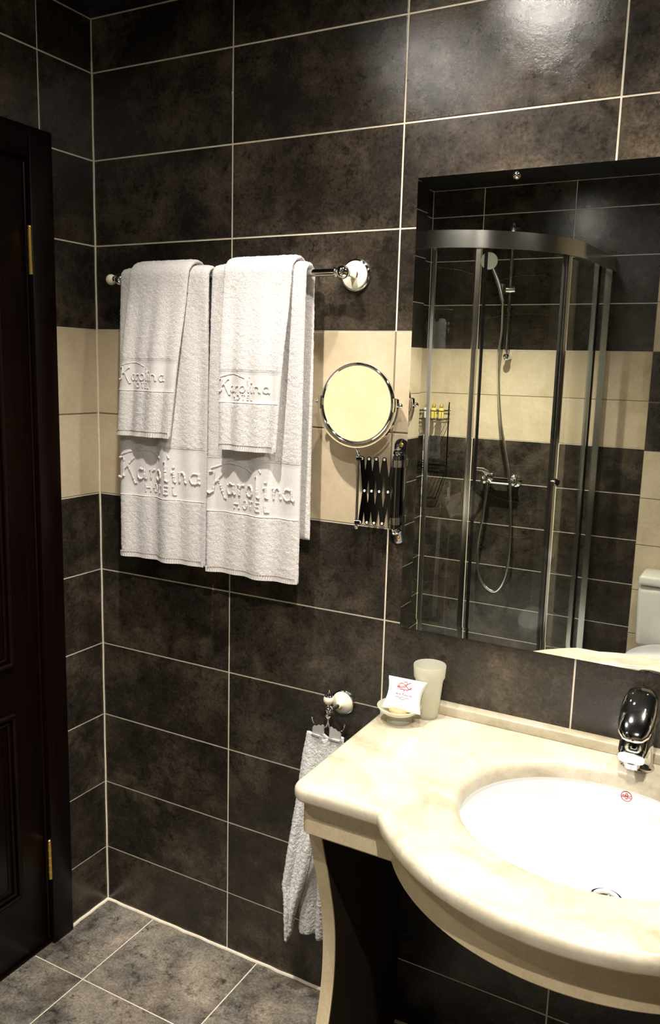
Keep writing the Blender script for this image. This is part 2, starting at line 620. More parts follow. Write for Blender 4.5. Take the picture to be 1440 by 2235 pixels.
# u runs along +y: u = y + DEPTH
yc = [DEPTH - v for v in (0.0, 0.198, 0.198 + WT, 0.198 + 2 * WT, 0.198 + 3 * WT, 0.198 + 4 * WT, DEPTH)][::-1]
ul, uh = DEPTH + DY1 + 0.025, DEPTH + DY0 - 0.025
def left_fields():
    vs_lo = [r for r in ROWS if r < DTOP - 0.03] + [DTOP - 0.025]
    vs_hi = [DTOP - 0.025] + [r for r in ROWS if r > DTOP]
    lo_j = lambda i, j, *a: M['tile_beige'] if band(j) else M['tile_dark']
    a = [u for u in yc if u < ul - 0.02] + [ul]
    b = [uh] + [u for u in yc if u > uh + 0.02]
    c = [u for u in yc]
    tile_field(wall_left, (0, -DEPTH, 0), (0, 1, 0), (0, 0, 1), a, vs_lo, lo_j)
    tile_field(wall_left, (0, -DEPTH, 0), (0, 1, 0), (0, 0, 1), b, ROWS, lo_j)
    tile_field(wall_left, (0, -DEPTH, 0), (0, 1, 0), (0, 0, 1), a, [ROW[4], ROW[5], ROW[6]], lambda *q: M['tile_dark'])
    mid = [uh if abs(u - uh) < 1e-6 else u for u in ([ul] + [u for u in yc if ul + 0.02 < u < uh - 0.02] + [uh])]
    tile_field(wall_left, (0, -DEPTH, 0), (0, 1, 0), (0, 0, 1), mid, vs_hi, lambda *q: M['tile_dark'])
left_fields()

# front wall (seen in the mirror); the part behind the toilet stands forward and has the colours swapped
XS = 1.15
wall_front = empty('wall_front')
struct(wall_front, 'dark tiled shower wall with cream band opposite the mirror')
MB().box((-0.1, -DEPTH - 0.1, -0.02), (XS + 0.01, -DEPTH - R, CEIL_Z + 0.05)).build('wall_body', M['grout'], wall_front, smooth=False)
MB().box((XS, -DEPTH - 0.1, -0.02), (WIDTH + 0.1, -DEPTH + JUT - R, CEIL_Z + 0.05)).build('projecting_wall_body', M['grout'], wall_front, smooth=False)
MB().box((0, -DEPTH - R - 0.002, ROW[0] + 0.001), (XS, -DEPTH - R + 0.0003, ROW[2] - 0.001)).build('band_grout', M['grout_band'], wall_front, smooth=False)
MB().box((XS, -DEPTH + JUT - R - 0.002, 0), (WIDTH, -DEPTH + JUT - R + 0.0003, CEIL_Z)).build('band_grout', M['grout_band'], wall_front, smooth=False)
# u along -x from x = XS
uc = [XS - v for v in (0.0, 0.275, 0.275 + WT, XS)]
uc = sorted(uc)
tile_field(wall_front, (XS, -DEPTH, 0), (-1, 0, 0), (0, 0, 1), uc, ROWS, mat_by_row)
uc2 = sorted([WIDTH - v for v in (XS, XS + WT, XS + 2 * WT, WIDTH)])
tile_field(wall_front, (WIDTH, -DEPTH + JUT, 0), (-1, 0, 0), (0, 0, 1), uc2, ROWS, lambda i, j, *a: M['tile_dark'] if band(j) else M['tile_beige'])

# right wall (behind the camera's right side)
wall_right = struct(slab('wall_right', (WIDTH + R, -DEPTH - 0.1, -0.02), (WIDTH + 0.1, 0.1, CEIL_Z + 0.05), M['grout']), 'dark tiled wall with cream band beside the washbasin')
slab('band_grout', (WIDTH + R - 0.0003, -DEPTH, ROW[0] + 0.001), (WIDTH + R + 0.002, 0, ROW[2] - 0.001), M['grout_band'], wall_right)
rc = [0.0, 0.27]
while rc[-1] + WT < DEPTH:
    rc.append(rc[-1] + WT)
rc.append(DEPTH)
tile_field(wall_right, (WIDTH, 0, 0), (0, -1, 0), (0, 0, 1), rc, ROWS, mat_by_row)

# floor
floor = struct(slab('floor', (-0.1, -DEPTH - 0.1, -0.08), (WIDTH + 0.1, 0.1, -R), M['grout']), 'mottled grey brown stone floor tiles')
fx = [0.0, 0.186]
while fx[-1] + 0.375 < WIDTH:
    fx.append(fx[-1] + 0.375)
fx.append(WIDTH)
fy = [0.0, 0.296]
while fy[-1] + 0.375 < DEPTH:
    fy.append(fy[-1] + 0.375)
fy.append(DEPTH)
fyu = sorted([DEPTH - v for v in fy])
tile_field(floor, (0, -DEPTH, 0), (1, 0, 0), (0, 1, 0), fx, fyu, lambda *a: M['tile_floor'])

# silicone beads where floor meets the walls
def bead(name, pts, r):
    o = MB().tube(pts, r, 8).build(name, M['grout'])
    return struct(o, None)
trim1 = bead('trim_1', [(0.002 + 0.03 * i, -0.001 + 0.0012 * math.sin(i * 1.7), 0.0005 + 0.0006 * math.sin(i * 2.3)) for i in range(82)], 0.0052)
trim1['label'] = 'cream sealant bead where floor meets the towel wall'
trim2 = bead('trim_2', [(0.001 + 0.0012 * math.sin(i * 1.9), -0.002 - 0.02 * i, 0.0008) for i in range(9)], 0.0058)
trim2['label'] = 'cream sealant bead between the floor and the door frame'
trim3 = bead('trim_3', [(0.0015 + 0.0006 * math.sin(i * 1.3), -0.0015, 0.005 + 0.04 * i) for i in range(62)], 0.0026)
trim3['label'] = 'cream grout bead up the room corner'

# ceiling of dark boards
ceiling = struct(slab('ceiling', (-0.1, -DEPTH - 0.1, CEIL_Z + 0.006), (WIDTH + 0.1, 0.1, CEIL_Z + 0.08), M['ceil_gap']), 'black board ceiling with narrow pale joints')
xs = [0.0, 0.06]
while xs[-1] + 0.2255 < WIDTH:
    xs.append(xs[-1] + 0.2255)
xs.append(WIDTH)
tile_field(ceiling, (0, 0, CEIL_Z), (1, 0, 0), (0, -1, 0), xs, [0.0, DEPTH], lambda *a: M['ceiling'], name='ceiling_board')

# ------------------------------------------------------------------ door
door = struct(empty('door_1', (0, DY0, 0)), 'dark red brown panelled wooden door in its frame')
FX = 0.016
def part_box(name, lo, hi, mat, parent, bevel=0.0, seg=2):
    off = parent.matrix_world.translation if parent else Vector()
    o = MB().box(lo, hi).build(name, mat, parent, smooth=bool(bevel), bevel=bevel, seg=seg)
    if parent:
        o.matrix_parent_inverse = Matrix.Translation(-parent_world(parent))
    return o
def parent_world(p):
    v = Vector(p.location)
    if p.parent:
        v += p.matrix_parent_inverse.translation + parent_world(p.parent)
    return v
def fix(o):
    """keep world-space mesh coordinates under a parent that sits elsewhere"""
    if o.parent:
        o.matrix_parent_inverse = Matrix.Translation(-parent_world(o.parent))
    return o
AW = 0.075
part_box('architrave', (-0.05, DY0 - AW, 0), (FX, DY0, DTOP), M['wood'], door, 0.004)
part_box('architrave', (-0.05, DY1, 0), (FX, DY1 + AW, DTOP), M['wood'], door, 0.004)
part_box('architrave', (-0.05, DY1 + AW, DTOP - AW), (FX, DY0 - AW, DTOP), M['wood'], door, 0.004)
LY0, LY1 = DY0 - AW - 0.003, DY1 + AW + 0.003
leaf = part_box('door_leaf', (-0.045, LY1, 0.008), (-0.002, LY0, DTOP - AW - 0.004), M['wood'], door, 0.002)
# stop bead along the hinge side and the panel mouldings
fix(MB().tube([(0.000, LY0 - 0.003, 0.02), (0.000, LY0 - 0.003, DTOP - AW - 0.01)], 0.0035, 8).build('edge_bead', M['wood'], leaf))
def moulding(y0, y1, z0, z1):
    for wdt, x in ((0.0, 0.002), (0.018, 0.0005)):
        a = [(x, y0 - wdt, z0 + wdt), (x, y0 - wdt, z1 - wdt), (x, y1 + wdt, z1 - wdt), (x, y1 + wdt, z0 + wdt)]
        mb = MB()
        for k in range(4):
            mb.tube([a[k], a[(k + 1) % 4]], 0.0075 if wdt == 0 else 0.004, 10)
        fix(mb.build('panel_moulding', M['wood'], leaf))
    fix(MB().box((-0.003, y1 + 0.04, z0 + 0.04), (0.004, y0 - 0.04, z1 - 0.04)).build('raised_panel', M['wood'], leaf, bevel=0.006, seg=2))
moulding(-0.335, -0.945, 0.875, 2.03)
moulding(-0.335, -0.945, 0.205, 0.735)
for hz in (0.262, 1.20, 1.93):
    if abs(hz - 1.20) < 0.01:
        continue
    h = fix(MB().tube([(FX * 0.55, LY0 + 0.002, hz - 0.055), (FX * 0.55, LY0 + 0.002, hz + 0.055)], 0.0062, 12).build('hinge', M['brass'], door))
    for k in (-0.6, -0.2, 0.2, 0.6):
        fix(MB().tube([(FX * 0.55, LY0 + 0.002, hz + k * 0.055 - 0.001), (FX * 0.55, LY0 + 0.002, hz + k * 0.055 + 0.001)], 0.0069, 12).build('knuckle_ring', M['brass'], h))
    fix(MB().sphere((FX * 0.55, LY0 + 0.002, hz + 0.060), 0.0065, 12).build('finial', M['brass'], h))
part_box('threshold', (-0.1, DY1 + AW, -0.01), (0.0035, DY0 - AW, 0.006), M['wood'], door, 0.001)
hd = fix(MB().lathe([(0.024, 0), (0.024, 0.006), (0.012, 0.010), (0.010, 0.045)], (-0.002, LY1 + 0.06, 1.02), (1, 0, 0), 20).build('door_handle', M['brass'], door))
fix(MB().tube([(0.045, LY1 + 0.06, 1.02), (0.052, LY1 + 0.10, 1.022), (0.05, LY1 + 0.18, 1.018)], [0.010, 0.009, 0.007], 12).build('lever', M['brass'], hd))

# ------------------------------------------------------------------ ceiling lamps
for (lx, ly, watts, cone, ax, ay, lab) in LAMPS:
    t = thing('ceiling_lamp', lab, 'lamp', (lx, ly, CEIL_Z), 'recessed ceiling lamps')
    MB().lathe([(0.034, -0.001), (0.036, -0.006), (0.044, -0.007), (0.048, -0.003), (0.049, 0.0)], (0, 0, 0), n=32, caps=False).build('trim_ring', M['chrome_soft'], t)
    MB().lathe([(0.033, -0.002), (0.020, -0.005), (0.002, -0.006)], (0, 0, 0), n=32).build('lens', M['lamp'], t)
    ld = bpy.data.lights.new('spot_light', 'SPOT')
    ld.energy = watts
    ld.color = LAMP_COL
    ld.spot_size = math.radians(cone)
    ld.spot_blend = 1.0
    ld.shadow_soft_size = 0.016
    lo = bpy.data.objects.new('spot_light', ld)
    COL.objects.link(lo)
    lo.parent = t
    lo.location = (0, 0, -0.04)
    d = Vector((ax - lx, ay - ly, -2.0))
    lo.rotation_euler = d.to_track_quat('-Z', 'Y').to_euler()

# ------------------------------------------------------------------ washstand
CX = 1.485
ZT, ZB = 0.875, 0.840
LX, RX = 0.947, 2.023
FY = -0.497
RB, CYB = 0.434, -0.242
NX0 = CX - math.sqrt(RB ** 2 - (abs(FY) - abs(CYB)) ** 2)

def outline(inset=0.0, corner=0.030, sideinset=None):
    """left wall end -> front-left corner -> notch -> bow -> mirrored"""
    si = inset if sideinset is None else sideinset
    lx, fy, rb = LX + si, FY + inset, RB - inset
    nx = CX - math.sqrt(rb ** 2 - (fy - CYB) ** 2)
    pts = [(lx, 0.0)]
    c = max(corner - inset * 0.5, 0.004)
    for k in range(9):
        a = PI + (PI / 2) * k / 8
        pts.append((lx + c + c * math.cos(a), fy + c + c * math.sin(a)))
    a0 = math.atan2(fy - CYB, nx - CX)
    a1 = PI + (PI - (a0 + PI) if a0 < 0 else 0)
    a0 = a0 if a0 > 0 else a0 + 2 * PI
    a_end = 3 * PI - a0
    nb = 64
    for k in range(nb + 1):
        a = a0 + (a_end - a0) * k / nb
        pts.append((CX + rb * math.cos(a), CYB + rb * math.sin(a)))
    for k in range(9):
        a = 1.5 * PI + (PI / 2) * k / 8
        pts.append((2 * CX - lx - c + c * math.cos(a), fy + c + c * math.sin(a)))
    pts.append((2 * CX - lx, 0.0))
    return pts

BX, BY, BA, BB = 1.482, -0.318, 0.243, 0.214
def counter():
    bm = bmesh.new()
    # outer profile rings
    rr = 0.015
    prof = []
    for k in range(7):
        a = (PI / 2) * k / 6
        prof.append((rr * (1 - math.sin(a)), ZT - rr * (1 - math.cos(a))))
    for k in range(1, 7):
        a = (PI / 2) * k / 6
        prof.append((rr * 0.8 * (1 - math.cos(a)), ZB + rr * 0.8 * (1 - math.sin(a))))
    rings = [[bm.verts.new((x, y, z)) for x, y in outline(ins)] for ins, z in prof]
    n = len(rings[0])
    for a, b in zip(rings[:-1], rings[1:]):
        for i in range(n):
            j = (i + 1) % n
            bm.faces.new((a[i], a[j], b[j], b[i]))
    m = 96
    ri = 0.020
    iprof = []
    for k in range(7):
        a = (PI / 2) * k / 6
        iprof.append((ri * (1 - math.sin(a)), ZT - ri * (1 - math.cos(a))))
    iprof.append((0.0, ZB))
    irings = [[bm.verts.new((BX + (BA + e) * math.cos(2 * PI * k / m), BY + (BB + e) * math.sin(2 * PI * k / m), z)) for k in range(m)] for e, z in iprof]
    for a, b in zip(irings[:-1], irings[1:]):
        for i in range(m):
            j = (i + 1) % m
            bm.faces.new((a[i], a[j], b[j], b[i]))
    def fill(r0, r1):
        ed = []
        for r in (r0, r1):
            for i in range(len(r)):
                e = bm.edges.get((r[i], r[(i + 1) % len(r)]))
                ed.append(e or bm.edges.new((r[i], r[(i + 1) % len(r)])))
        bmesh.ops.triangle_fill(bm, edges=ed, use_beauty=True)
    fill(rings[0], irings[0])
    fill(rings[-1], irings[-1])
    return bm

top = thing('marble_countertop', 'cream marble countertop with bowed front and oval basin cut-out', 'countertop', (CX, -0.30, ZB))
bmc = counter()
o = fix(sharp(bm_obj('slab', bmc, M['marble'], top, smooth=True), 35))
# raised ledge along the wall
fix(MB().box((LX + 0.004, -0.031, ZT - 0.001), (RX - 0.004, 0.0, 0.899)).build('back_ledge', M['marble'], top, bevel=0.004, seg=3))

base = thing('washstand', 'beige stone apron and curved side legs under the marble top', 'washstand', (CX, -0.25, 0))
AZ0 = 0.757
def apron_piece(path_out, path_in, name='apron'):
    n = len(path_out)
    mb = MB()
    vs, fs = [], []
    ch = 0.012
    for (xo, yo), (xi, yi) in zip(path_out, path_in):
        vs += [(xo, yo, ZB), (xo, yo, AZ0 + ch * 0.5), (xo * 0.8 + xi * 0.2, yo * 0.8 + yi * 0.2, AZ0), (xi, yi, AZ0 + 0.002), (xi, yi, ZB)]
    for i in range(n - 1):
        for k in range(5):
            k2 = (k + 1) % 5
            fs.append((i * 5 + k, i * 5 + k2, (i + 1) * 5 + k2, (i + 1) * 5 + k))
    fs.append((4, 3, 2, 1, 0))
    fs.append(tuple((n - 1) * 5 + k for k in range(5)))
    mb.add(vs, fs)
    return fix(mb.build(name, M['stone'], base, sh=35))
INS, SI = 0.034, 0.008
po = outline(INS, 0.018 + INS * 0.5, SI)
pi_ = outline(INS + 0.030, 0.004, SI + 0.03)
# indices: 0 wall end, 1..9 corner, 10..74 bow, 75..83 corner, 84 wall end
apron_piece(po[0:6], pi_[0:6])
apron_piece(po[5:11], pi_[5:11])
apron_piece(po[10:43], pi_[10:43])
apron_piece(po[42:75], pi_[42:75])
apron_piece(po[74:80], pi_[74:80])
apron_piece(po[79:85], pi_[79:85])

def leg_side(x_out, x_in, sgn):
    """curved stone edge strip with a dark brown side face behind it"""
    ctrl = [(AZ0 + 0.01, -0.440), (0.721, -0.425), (0.653, -0.402), (0.61, -0.390), (0.529, -0.366), (0.467, -0.357), (0.40, -0.356), (0.359, -0.358),
            (0.276, -0.375), (0.20, -0.402), (0.12, -0.438), (0.05, -0.468), (0.0, -0.480)]
    zz = np.linspace(AZ0 + 0.004, 0.0, 40)
    cz = np.array([c[0] for c in ctrl])[::-1]
    cy = np.array([c[1] for c in ctrl])[::-1]
    yy = np.interp(zz, cz, cy)
    for _ in range(4):
        yy[1:-1] = (yy[:-2] + 2 * yy[1:-1] + yy[2:]) / 4
    mb = MB()
    vs, fs = [], []
    n = len(zz)
    dpt = 0.028
    for z, y in zip(zz, yy):
        vs += [(x_out, y, z), (x_in, y, z), (x_in, y + dpt, z), (x_out, y + dpt, z)]
    for i in range(n - 1):
        for k in range(4):
            k2 = (k + 1) % 4
            fs.append((i * 4 + k, i * 4 + k2, (i + 1) * 4 + k2, (i + 1) * 4 + k))
    fs += [(0, 1, 2, 3), tuple((n - 1) * 4 + k for k in (3, 2, 1, 0))]
    mb.add(vs, fs)
    leg = fix(mb.build('leg', M['stone'], base, sh=35))
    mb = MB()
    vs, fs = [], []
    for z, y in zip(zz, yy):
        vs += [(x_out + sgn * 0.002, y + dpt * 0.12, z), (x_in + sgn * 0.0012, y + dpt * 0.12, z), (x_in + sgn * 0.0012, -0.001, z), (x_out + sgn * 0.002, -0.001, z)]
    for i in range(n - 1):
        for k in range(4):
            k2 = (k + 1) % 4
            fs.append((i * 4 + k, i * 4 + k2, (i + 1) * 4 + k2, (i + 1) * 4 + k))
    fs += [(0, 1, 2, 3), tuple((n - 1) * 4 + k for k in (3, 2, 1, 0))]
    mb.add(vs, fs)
    b = fix(mb.build('side_face', M['brown_side'], leg, sh=35))
    b['label'] = 'dark brown side face of the leg'
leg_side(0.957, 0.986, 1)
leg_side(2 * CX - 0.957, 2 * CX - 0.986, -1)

# basin
basin = thing('washbasin', 'white ceramic oval basin set under the marble top', 'basin', (BX, BY, 0.70))
BD = 0.135
def basin_pt(t, a):
    """t 0 rim .. 1 bottom"""
    r = (1 - t ** 2.6) ** 0.62 if t < 1 else 0.0
    r = max(r, 0.0)
    s = 1.012
    return (BX + (BA * s + 0.004) * r * math.cos(a) + 0.02 * t * 0, BY + (BB * s + 0.004) * r * math.sin(a) + 0.02 * t, ZB - BD * t)
def make_basin():
    m = 72
    ts = [0, .06, .14, .24, .34, .44, .54, .64, .73, .81, .88, .93, .965, .985]
    vs, fs = [], []
    # flange under the slab
    for e in (0.022,):
        vs += [(BX + (BA + e) * math.cos(2 * PI * k / m), BY + (BB + e) * math.sin(2 * PI * k / m), ZB - 0.0015) for k in range(m)]
    for t in ts:
        vs += [basin_pt(t, 2 * PI * k / m) for k in range(m)]
    rows = len(ts) + 1
    for i in range(rows - 1):
        for k in range(m):
            fs.append((i * m + k, i * m + (k + 1) % m, (i + 1) * m + (k + 1) % m, (i + 1) * m + k))
    # outside
    b0 = len(vs)
    for t in ts:
        p = [basin_pt(t, 2 * PI * k / m) for k in range(m)]
        vs += [(BX + (x - BX) * 1.04, BY + (y - BY) * 1.04, z - 0.010) for x, y, z in p]
    for k in range(m):
        fs.append((k, b0 + k, b0 + (k + 1) % m, (k + 1) % m))
    for i in range(len(ts) - 1):
        for k in range(m):
            fs.append((b0 + i * m + k, b0 + (i + 1) * m + k, b0 + (i + 1) * m + (k + 1) % m, b0 + i * m + (k + 1) % m))
    fs.append(tuple((rows - 1) * m + k for k in range(m)))
    fs.append(tuple(b0 + (len(ts) - 1) * m + k for k in range(m)))
    return vs, fs
vs, fs = make_basin()
fix(sharp(mesh_obj('bowl', vs, fs, M['ceramic'], basin), 60))
# drain with domed stopper
dx, dy = 1.512, -0.292
zb = ZB - BD + 0.002
fix(MB().lathe([(0.036, 0), (0.036, 0.003), (0.030, 0.005), (0.026, 0.003)], (dx, dy, zb), n=32).build('drain_ring', M['chrome'], basin))
fix(MB().lathe([(0.024, 0.003), (0.024, 0.008), (0.018, 0.012), (0.008, 0.014), (0.001, 0.0145)], (dx, dy, zb), n=32).build('drain_stopper', M['chrome'], basin))

# ------------------------------------------------------------------ stroke letters
def arc(cx, cy, rx, ry, a0, a1, n=12):
    return [(cx + rx * math.cos(math.radians(a0 + (a1 - a0) * i / n)), cy + ry * math.sin(math.radians(a0 + (a1 - a0) * i / n))) for i in range(n + 1)]
GLY = {
    'K': (0.80, [[(0.02, 0.98), (0.18, 1.02), (0.20, 0.9), (0.18, 0.1), (0.05, -0.02), (-0.05, 0.06)], [(0.72, 0.98), (0.62, 1.0), (0.2, 0.45)], [(0.2, 0.45), (0.36, 0.62), (0.52, 0.2), (0.72, -0.25), (0.86, -0.22)]]),
    'a': (0.58, [arc(0.26, 0.25, 0.2, 0.25, 50, 360 + 20, 16), [(0.46, 0.50), (0.46, 0.08), (0.56, 0.0)]]),
    'r': (0.44, [[(0.04, 0.46), (0.12, 0.5), (0.12, 0.0)], [(0.12, 0.30), (0.18, 0.42), (0.28, 0.49), (0.38, 0.46)]]),
    'o': (0.54, [arc(0.25, 0.25, 0.21, 0.25, 90, 450, 18)]),
    'l': (0.28, [[(0.04, 0.92), (0.13, 0.98), (0.13, 0.08), (0.24, 0.0)]]),
    'i': (0.28, [[(0.04, 0.46), (0.13, 0.5), (0.13, 0.06), (0.23, 0.0)], arc(0.13, 0.72, 0.02, 0.02, 0, 360, 6)]),
    'n': (0.60, [[(0.04, 0.46), (0.11, 0.5), (0.11, 0.0)], arc(0.28, 0.28, 0.17, 0.22, 180, 0, 10) + [(0.45, 0.08), (0.54, 0.0)]]),
    't': (0.36, [[(0.16, 0.8), (0.16, 0.1), (0.28, 0.0)], [(0.04, 0.5), (0.30, 0.5)]]),
    'e': (0.50, [[(0.06, 0.27), (0.44, 0.27)] + arc(0.25, 0.25, 0.2, 0.25, 5, 320, 14)]),
    'm': (0.84, [[(0.08, 0.5), (0.08, 0.0)], arc(0.23, 0.3, 0.15, 0.2, 180, 0, 8) + [(0.38, 0.0)], arc(0.53, 0.3, 0.15, 0.2, 180, 0, 8) + [(0.68, 0.06), (0.76, 0.0)]]),
    's': (0.42, [arc(0.2, 0.37, 0.13, 0.12, 40, 250, 8) + arc(0.2, 0.13, 0.14, 0.13, 80, -140, 8)]),
    'v': (0.5, [[(0.04, 0.5), (0.24, 0.0), (0.44, 0.5)]]),
    'c': (0.46, [arc(0.25, 0.25, 0.2, 0.25, 50, 310, 12)]),
    'H': (0.80, [[(0.08, 0), (0.08, 1)], [(0.66, 0), (0.66, 1)], [(0.08, 0.5), (0.66, 0.5)]]),
    'O': (0.86, [arc(0.4, 0.5, 0.34, 0.5, 90, 450, 18)]),
    'T': (0.74, [[(0.0, 1), (0.68, 1)], [(0.34, 1), (0.34, 0)]]),
    'E': (0.68, [[(0.58, 1), (0.08, 1), (0.08, 0), (0.58, 0)], [(0.08, 0.52), (0.48, 0.52)]]),
    'L': (0.62, [[(0.08, 1), (0.08, 0), (0.56, 0)]]),
    'J': (0.6, [[(0.44, 1), (0.44, 0.2)] + arc(0.24, 0.2, 0.2, 0.2, 0, -170, 8)]),
    'U': (0.72, [[(0.08, 1), (0.08, 0.3)] + arc(0.34, 0.3, 0.26, 0.3, 180, 360, 10) + [(0.60, 1)]]),
    'M': (0.86, [[(0.08, 0), (0.08, 1), (0.4, 0.3), (0.72, 1), (0.72, 0)]]),
    'C': (0.76, [arc(0.4, 0.5, 0.34, 0.5, 50, 310, 14)]),
    ' ': (0.35, []),
}
def text_strokes(s, spacing=0.06, shear=0.0):
    x, out = 0.0, []
    for ch in s:
        wd, st = GLY[ch]
        for p in st:
            out.append([(x + a + shear * b, b) for a, b in p])
        x += wd + spacing
    return out, x - spacing
def fit_strokes(strokes, width_src, x0, x1, y0, h):
    k = (x1 - x0) / width_src
    return [[(x0 + a * k, y0 + b * h) for a, b in p] for p in strokes]
def densify(p, step):
    out = [p[0]]
    for a, b in zip(p[:-1], p[1:]):
        L = math.hypot(b[0] - a[0], b[1] - a[1])
        m = max(1, int(math.ceil(L / step)))
        for i in range(1, m + 1):
            out.append((a[0] + (b[0] - a[0]) * i / m, a[1] + (b[1] - a[1]) * i / m))
    return out

# emblem printed in the basin (ring with lettering)
def basin_emblem():
    # the spot on the bowl's rear wall
    a = math.radians(84)
    t0 = 0.13
    P = Vector(basin_pt(t0, a))
    du = (Vector(basin_pt(t0, a - 0.02)) - P).normalized()
    dv = (Vector(basin_pt(t0 - 0.05, a)) - P).normalized()
    nn = du.cross(dv).normalized()
    if nn.y > 0:
        nn = -nn
    def mp(x, y):
        # follow the bowl surface
        ang = a - x / (BA + 0.004)
        tt = t0 - y / BD
        q = Vector(basin_pt(max(tt, 0.005), ang))
        return q + nn * 0.0006
    e = MB()
    rr = 0.0105
    e.tube([mp(rr * math.cos(k * PI / 16), rr * math.sin(k * PI / 16)) for k in range(32)], 0.0007, 6, closed=True)
    st, wd = text_strokes('JUMEC', 0.08)
    for p in fit_strokes(st, wd, -0.0095, 0.0095, -0.0028, 0.0056):
        e.tube([mp(x, y) for x, y in densify(p, 0.0015)], 0.0006, 6)
    for sy in (1, -1):
        for dxx in (-0.0022, 0, 0.0022):
            e.tube([mp(dxx, sy * 0.0040), mp(dxx * 0.6, sy * 0.0068)], 0.0006, 6)
    o = fix(e.build('maker_emblem', M['ink_red'], basin))
    o['label'] = 'red round maker emblem'
basin_emblem()

# ------------------------------------------------------------------ tap
def make_tap():
    t = thing('basin_mixer_tap', 'chrome single-lever mixer tap behind the basin', 'tap', (1.517, -0.060, ZT))
    MB().lathe([(0.027, 0), (0.028, 0.004), (0.0255, 0.008), (0.024, 0.03), (0.0235, 0.055), (0.025, 0.075), (0.024, 0.082)], n=36).build('body', M['chrome'], t)
    # spout: lofted rounded-rectangle sections along an arc towards the room
    def loft(spine, n=24, p=3.2):
        vs, fs = [], []
        for (y, z, wd, ht, tilt) in spine:
            for k in range(n):
                a = 2 * PI * k / n
                c, s = math.cos(a), math.sin(a)
                ex = math.copysign(abs(c) ** (2 / p), c) * wd
                ez = math.copysign(abs(s) ** (2 / p), s) * ht
                vs.append((ex, y - ez * math.sin(tilt), z + ez * math.cos(tilt)))
        m = len(spine)
        for i in range(m - 1):
            for k in range(n):
                fs.append((i * n + k, i * n + (k + 1) % n, (i + 1) * n + (k + 1) % n, (i + 1) * n + k))
        fs.append(tuple(range(n)))
        fs.append(tuple((m - 1) * n + k for k in range(n)))
        return MB().add(vs, fs)
    loft([(0.010, 0.055, 0.020, 0.022, 0), (-0.01, 0.060, 0.0245, 0.023, 0.1), (-0.035, 0.061, 0.0245, 0.020, 0.15), (-0.060, 0.058, 0.0235, 0.017, 0.25),
          (-0.080, 0.052, 0.0225, 0.015, 0.35), (-0.088, 0.049, 0.0200, 0.012, 0.4)]).build('spout', M['chrome'], t, sh=50)
    MB().lathe([(0.0125, 0), (0.0125, -0.010), (0.0105, -0.011)], (0, -0.073, 0.040), (0, -0.25, 1), 24).build('aerator', M['chrome_soft'], t)
    # lever: domed cap and a broad tongue
    cap = MB().lathe([(0.0245, 0.083), (0.0270, 0.087), (0.0285, 0.098), (0.0275, 0.108), (0.0225, 0.115), (0.012, 0.119), (0.001, 0.120)], n=36).build('lever_cap', M['chrome'], t)
    loft([(0.024, 0.126, 0.008, 0.004, 0.2), (0.018, 0.130, 0.016, 0.009, 0.25), (0.004, 0.131, 0.0235, 0.0125, 0.35), (-0.020, 0.124, 0.0280, 0.0140, 0.45), (-0.045, 0.112, 0.0290, 0.0140, 0.5),
          (-0.068, 0.099, 0.0275, 0.0125, 0.55), (-0.084, 0.089, 0.0235, 0.0095, 0.6), (-0.093, 0.083, 0.0160, 0.0055, 0.6), (-0.096, 0.081, 0.0080, 0.0025, 0.6)], p=2.3).build('lever', M['chrome'], t, sh=50)
    MB().tube([(0.0, 0.027, 0.02), (0.0, 0.030, 0.10)], 0.0025, 8).sphere((0, 0.030, 0.102), 0.005, 10).build('pop_up_rod', M['chrome'], t)
    MB().sphere((0, -0.0265, 0.094), 0.003, 10).build('temperature_dot', M['ink_red'], t)
    t.scale = (1.22, 1.12, 1.18)
make_tap()

# ------------------------------------------------------------------ soap dish, packet, tumbler
SDX, SDY = 1.008, -0.115
dish = thing('soap_dish', 'frosted glass footed soap dish on the corner of the marble top', 'soap dish', (SDX, SDY, ZT))
MB().lathe([(0.030, 0.0), (0.0305, 0.004), (0.029, 0.016), (0.027, 0.0195)], n=40).build('foot', M['frost'], dish)
MB().lathe([(0.001, 0.0195), (0.026, 0.0195), (0.036, 0.022), (0.045, 0.028), (0.0495, 0.0355), (0.0505, 0.0365), (0.0492, 0.0372), (0.043, 0.031), (0.034, 0.0265), (0.024, 0.0245), (0.001, 0.0245)],
           n=48, caps=False).build('bowl', M['frost'], dish)
soap = tag(MB().lathe([(0.001, 0.0), (0.021, 0.0), (0.0235, 0.003), (0.0235, 0.007), (0.021, 0.010), (0.001, 0.010)], (SDX + 0.004, SDY - 0.008, ZT + 0.0252), n=36).build('soap_bar', M['soap']),
           'small tan round soap lying in the dish under the white packet', 'soap')

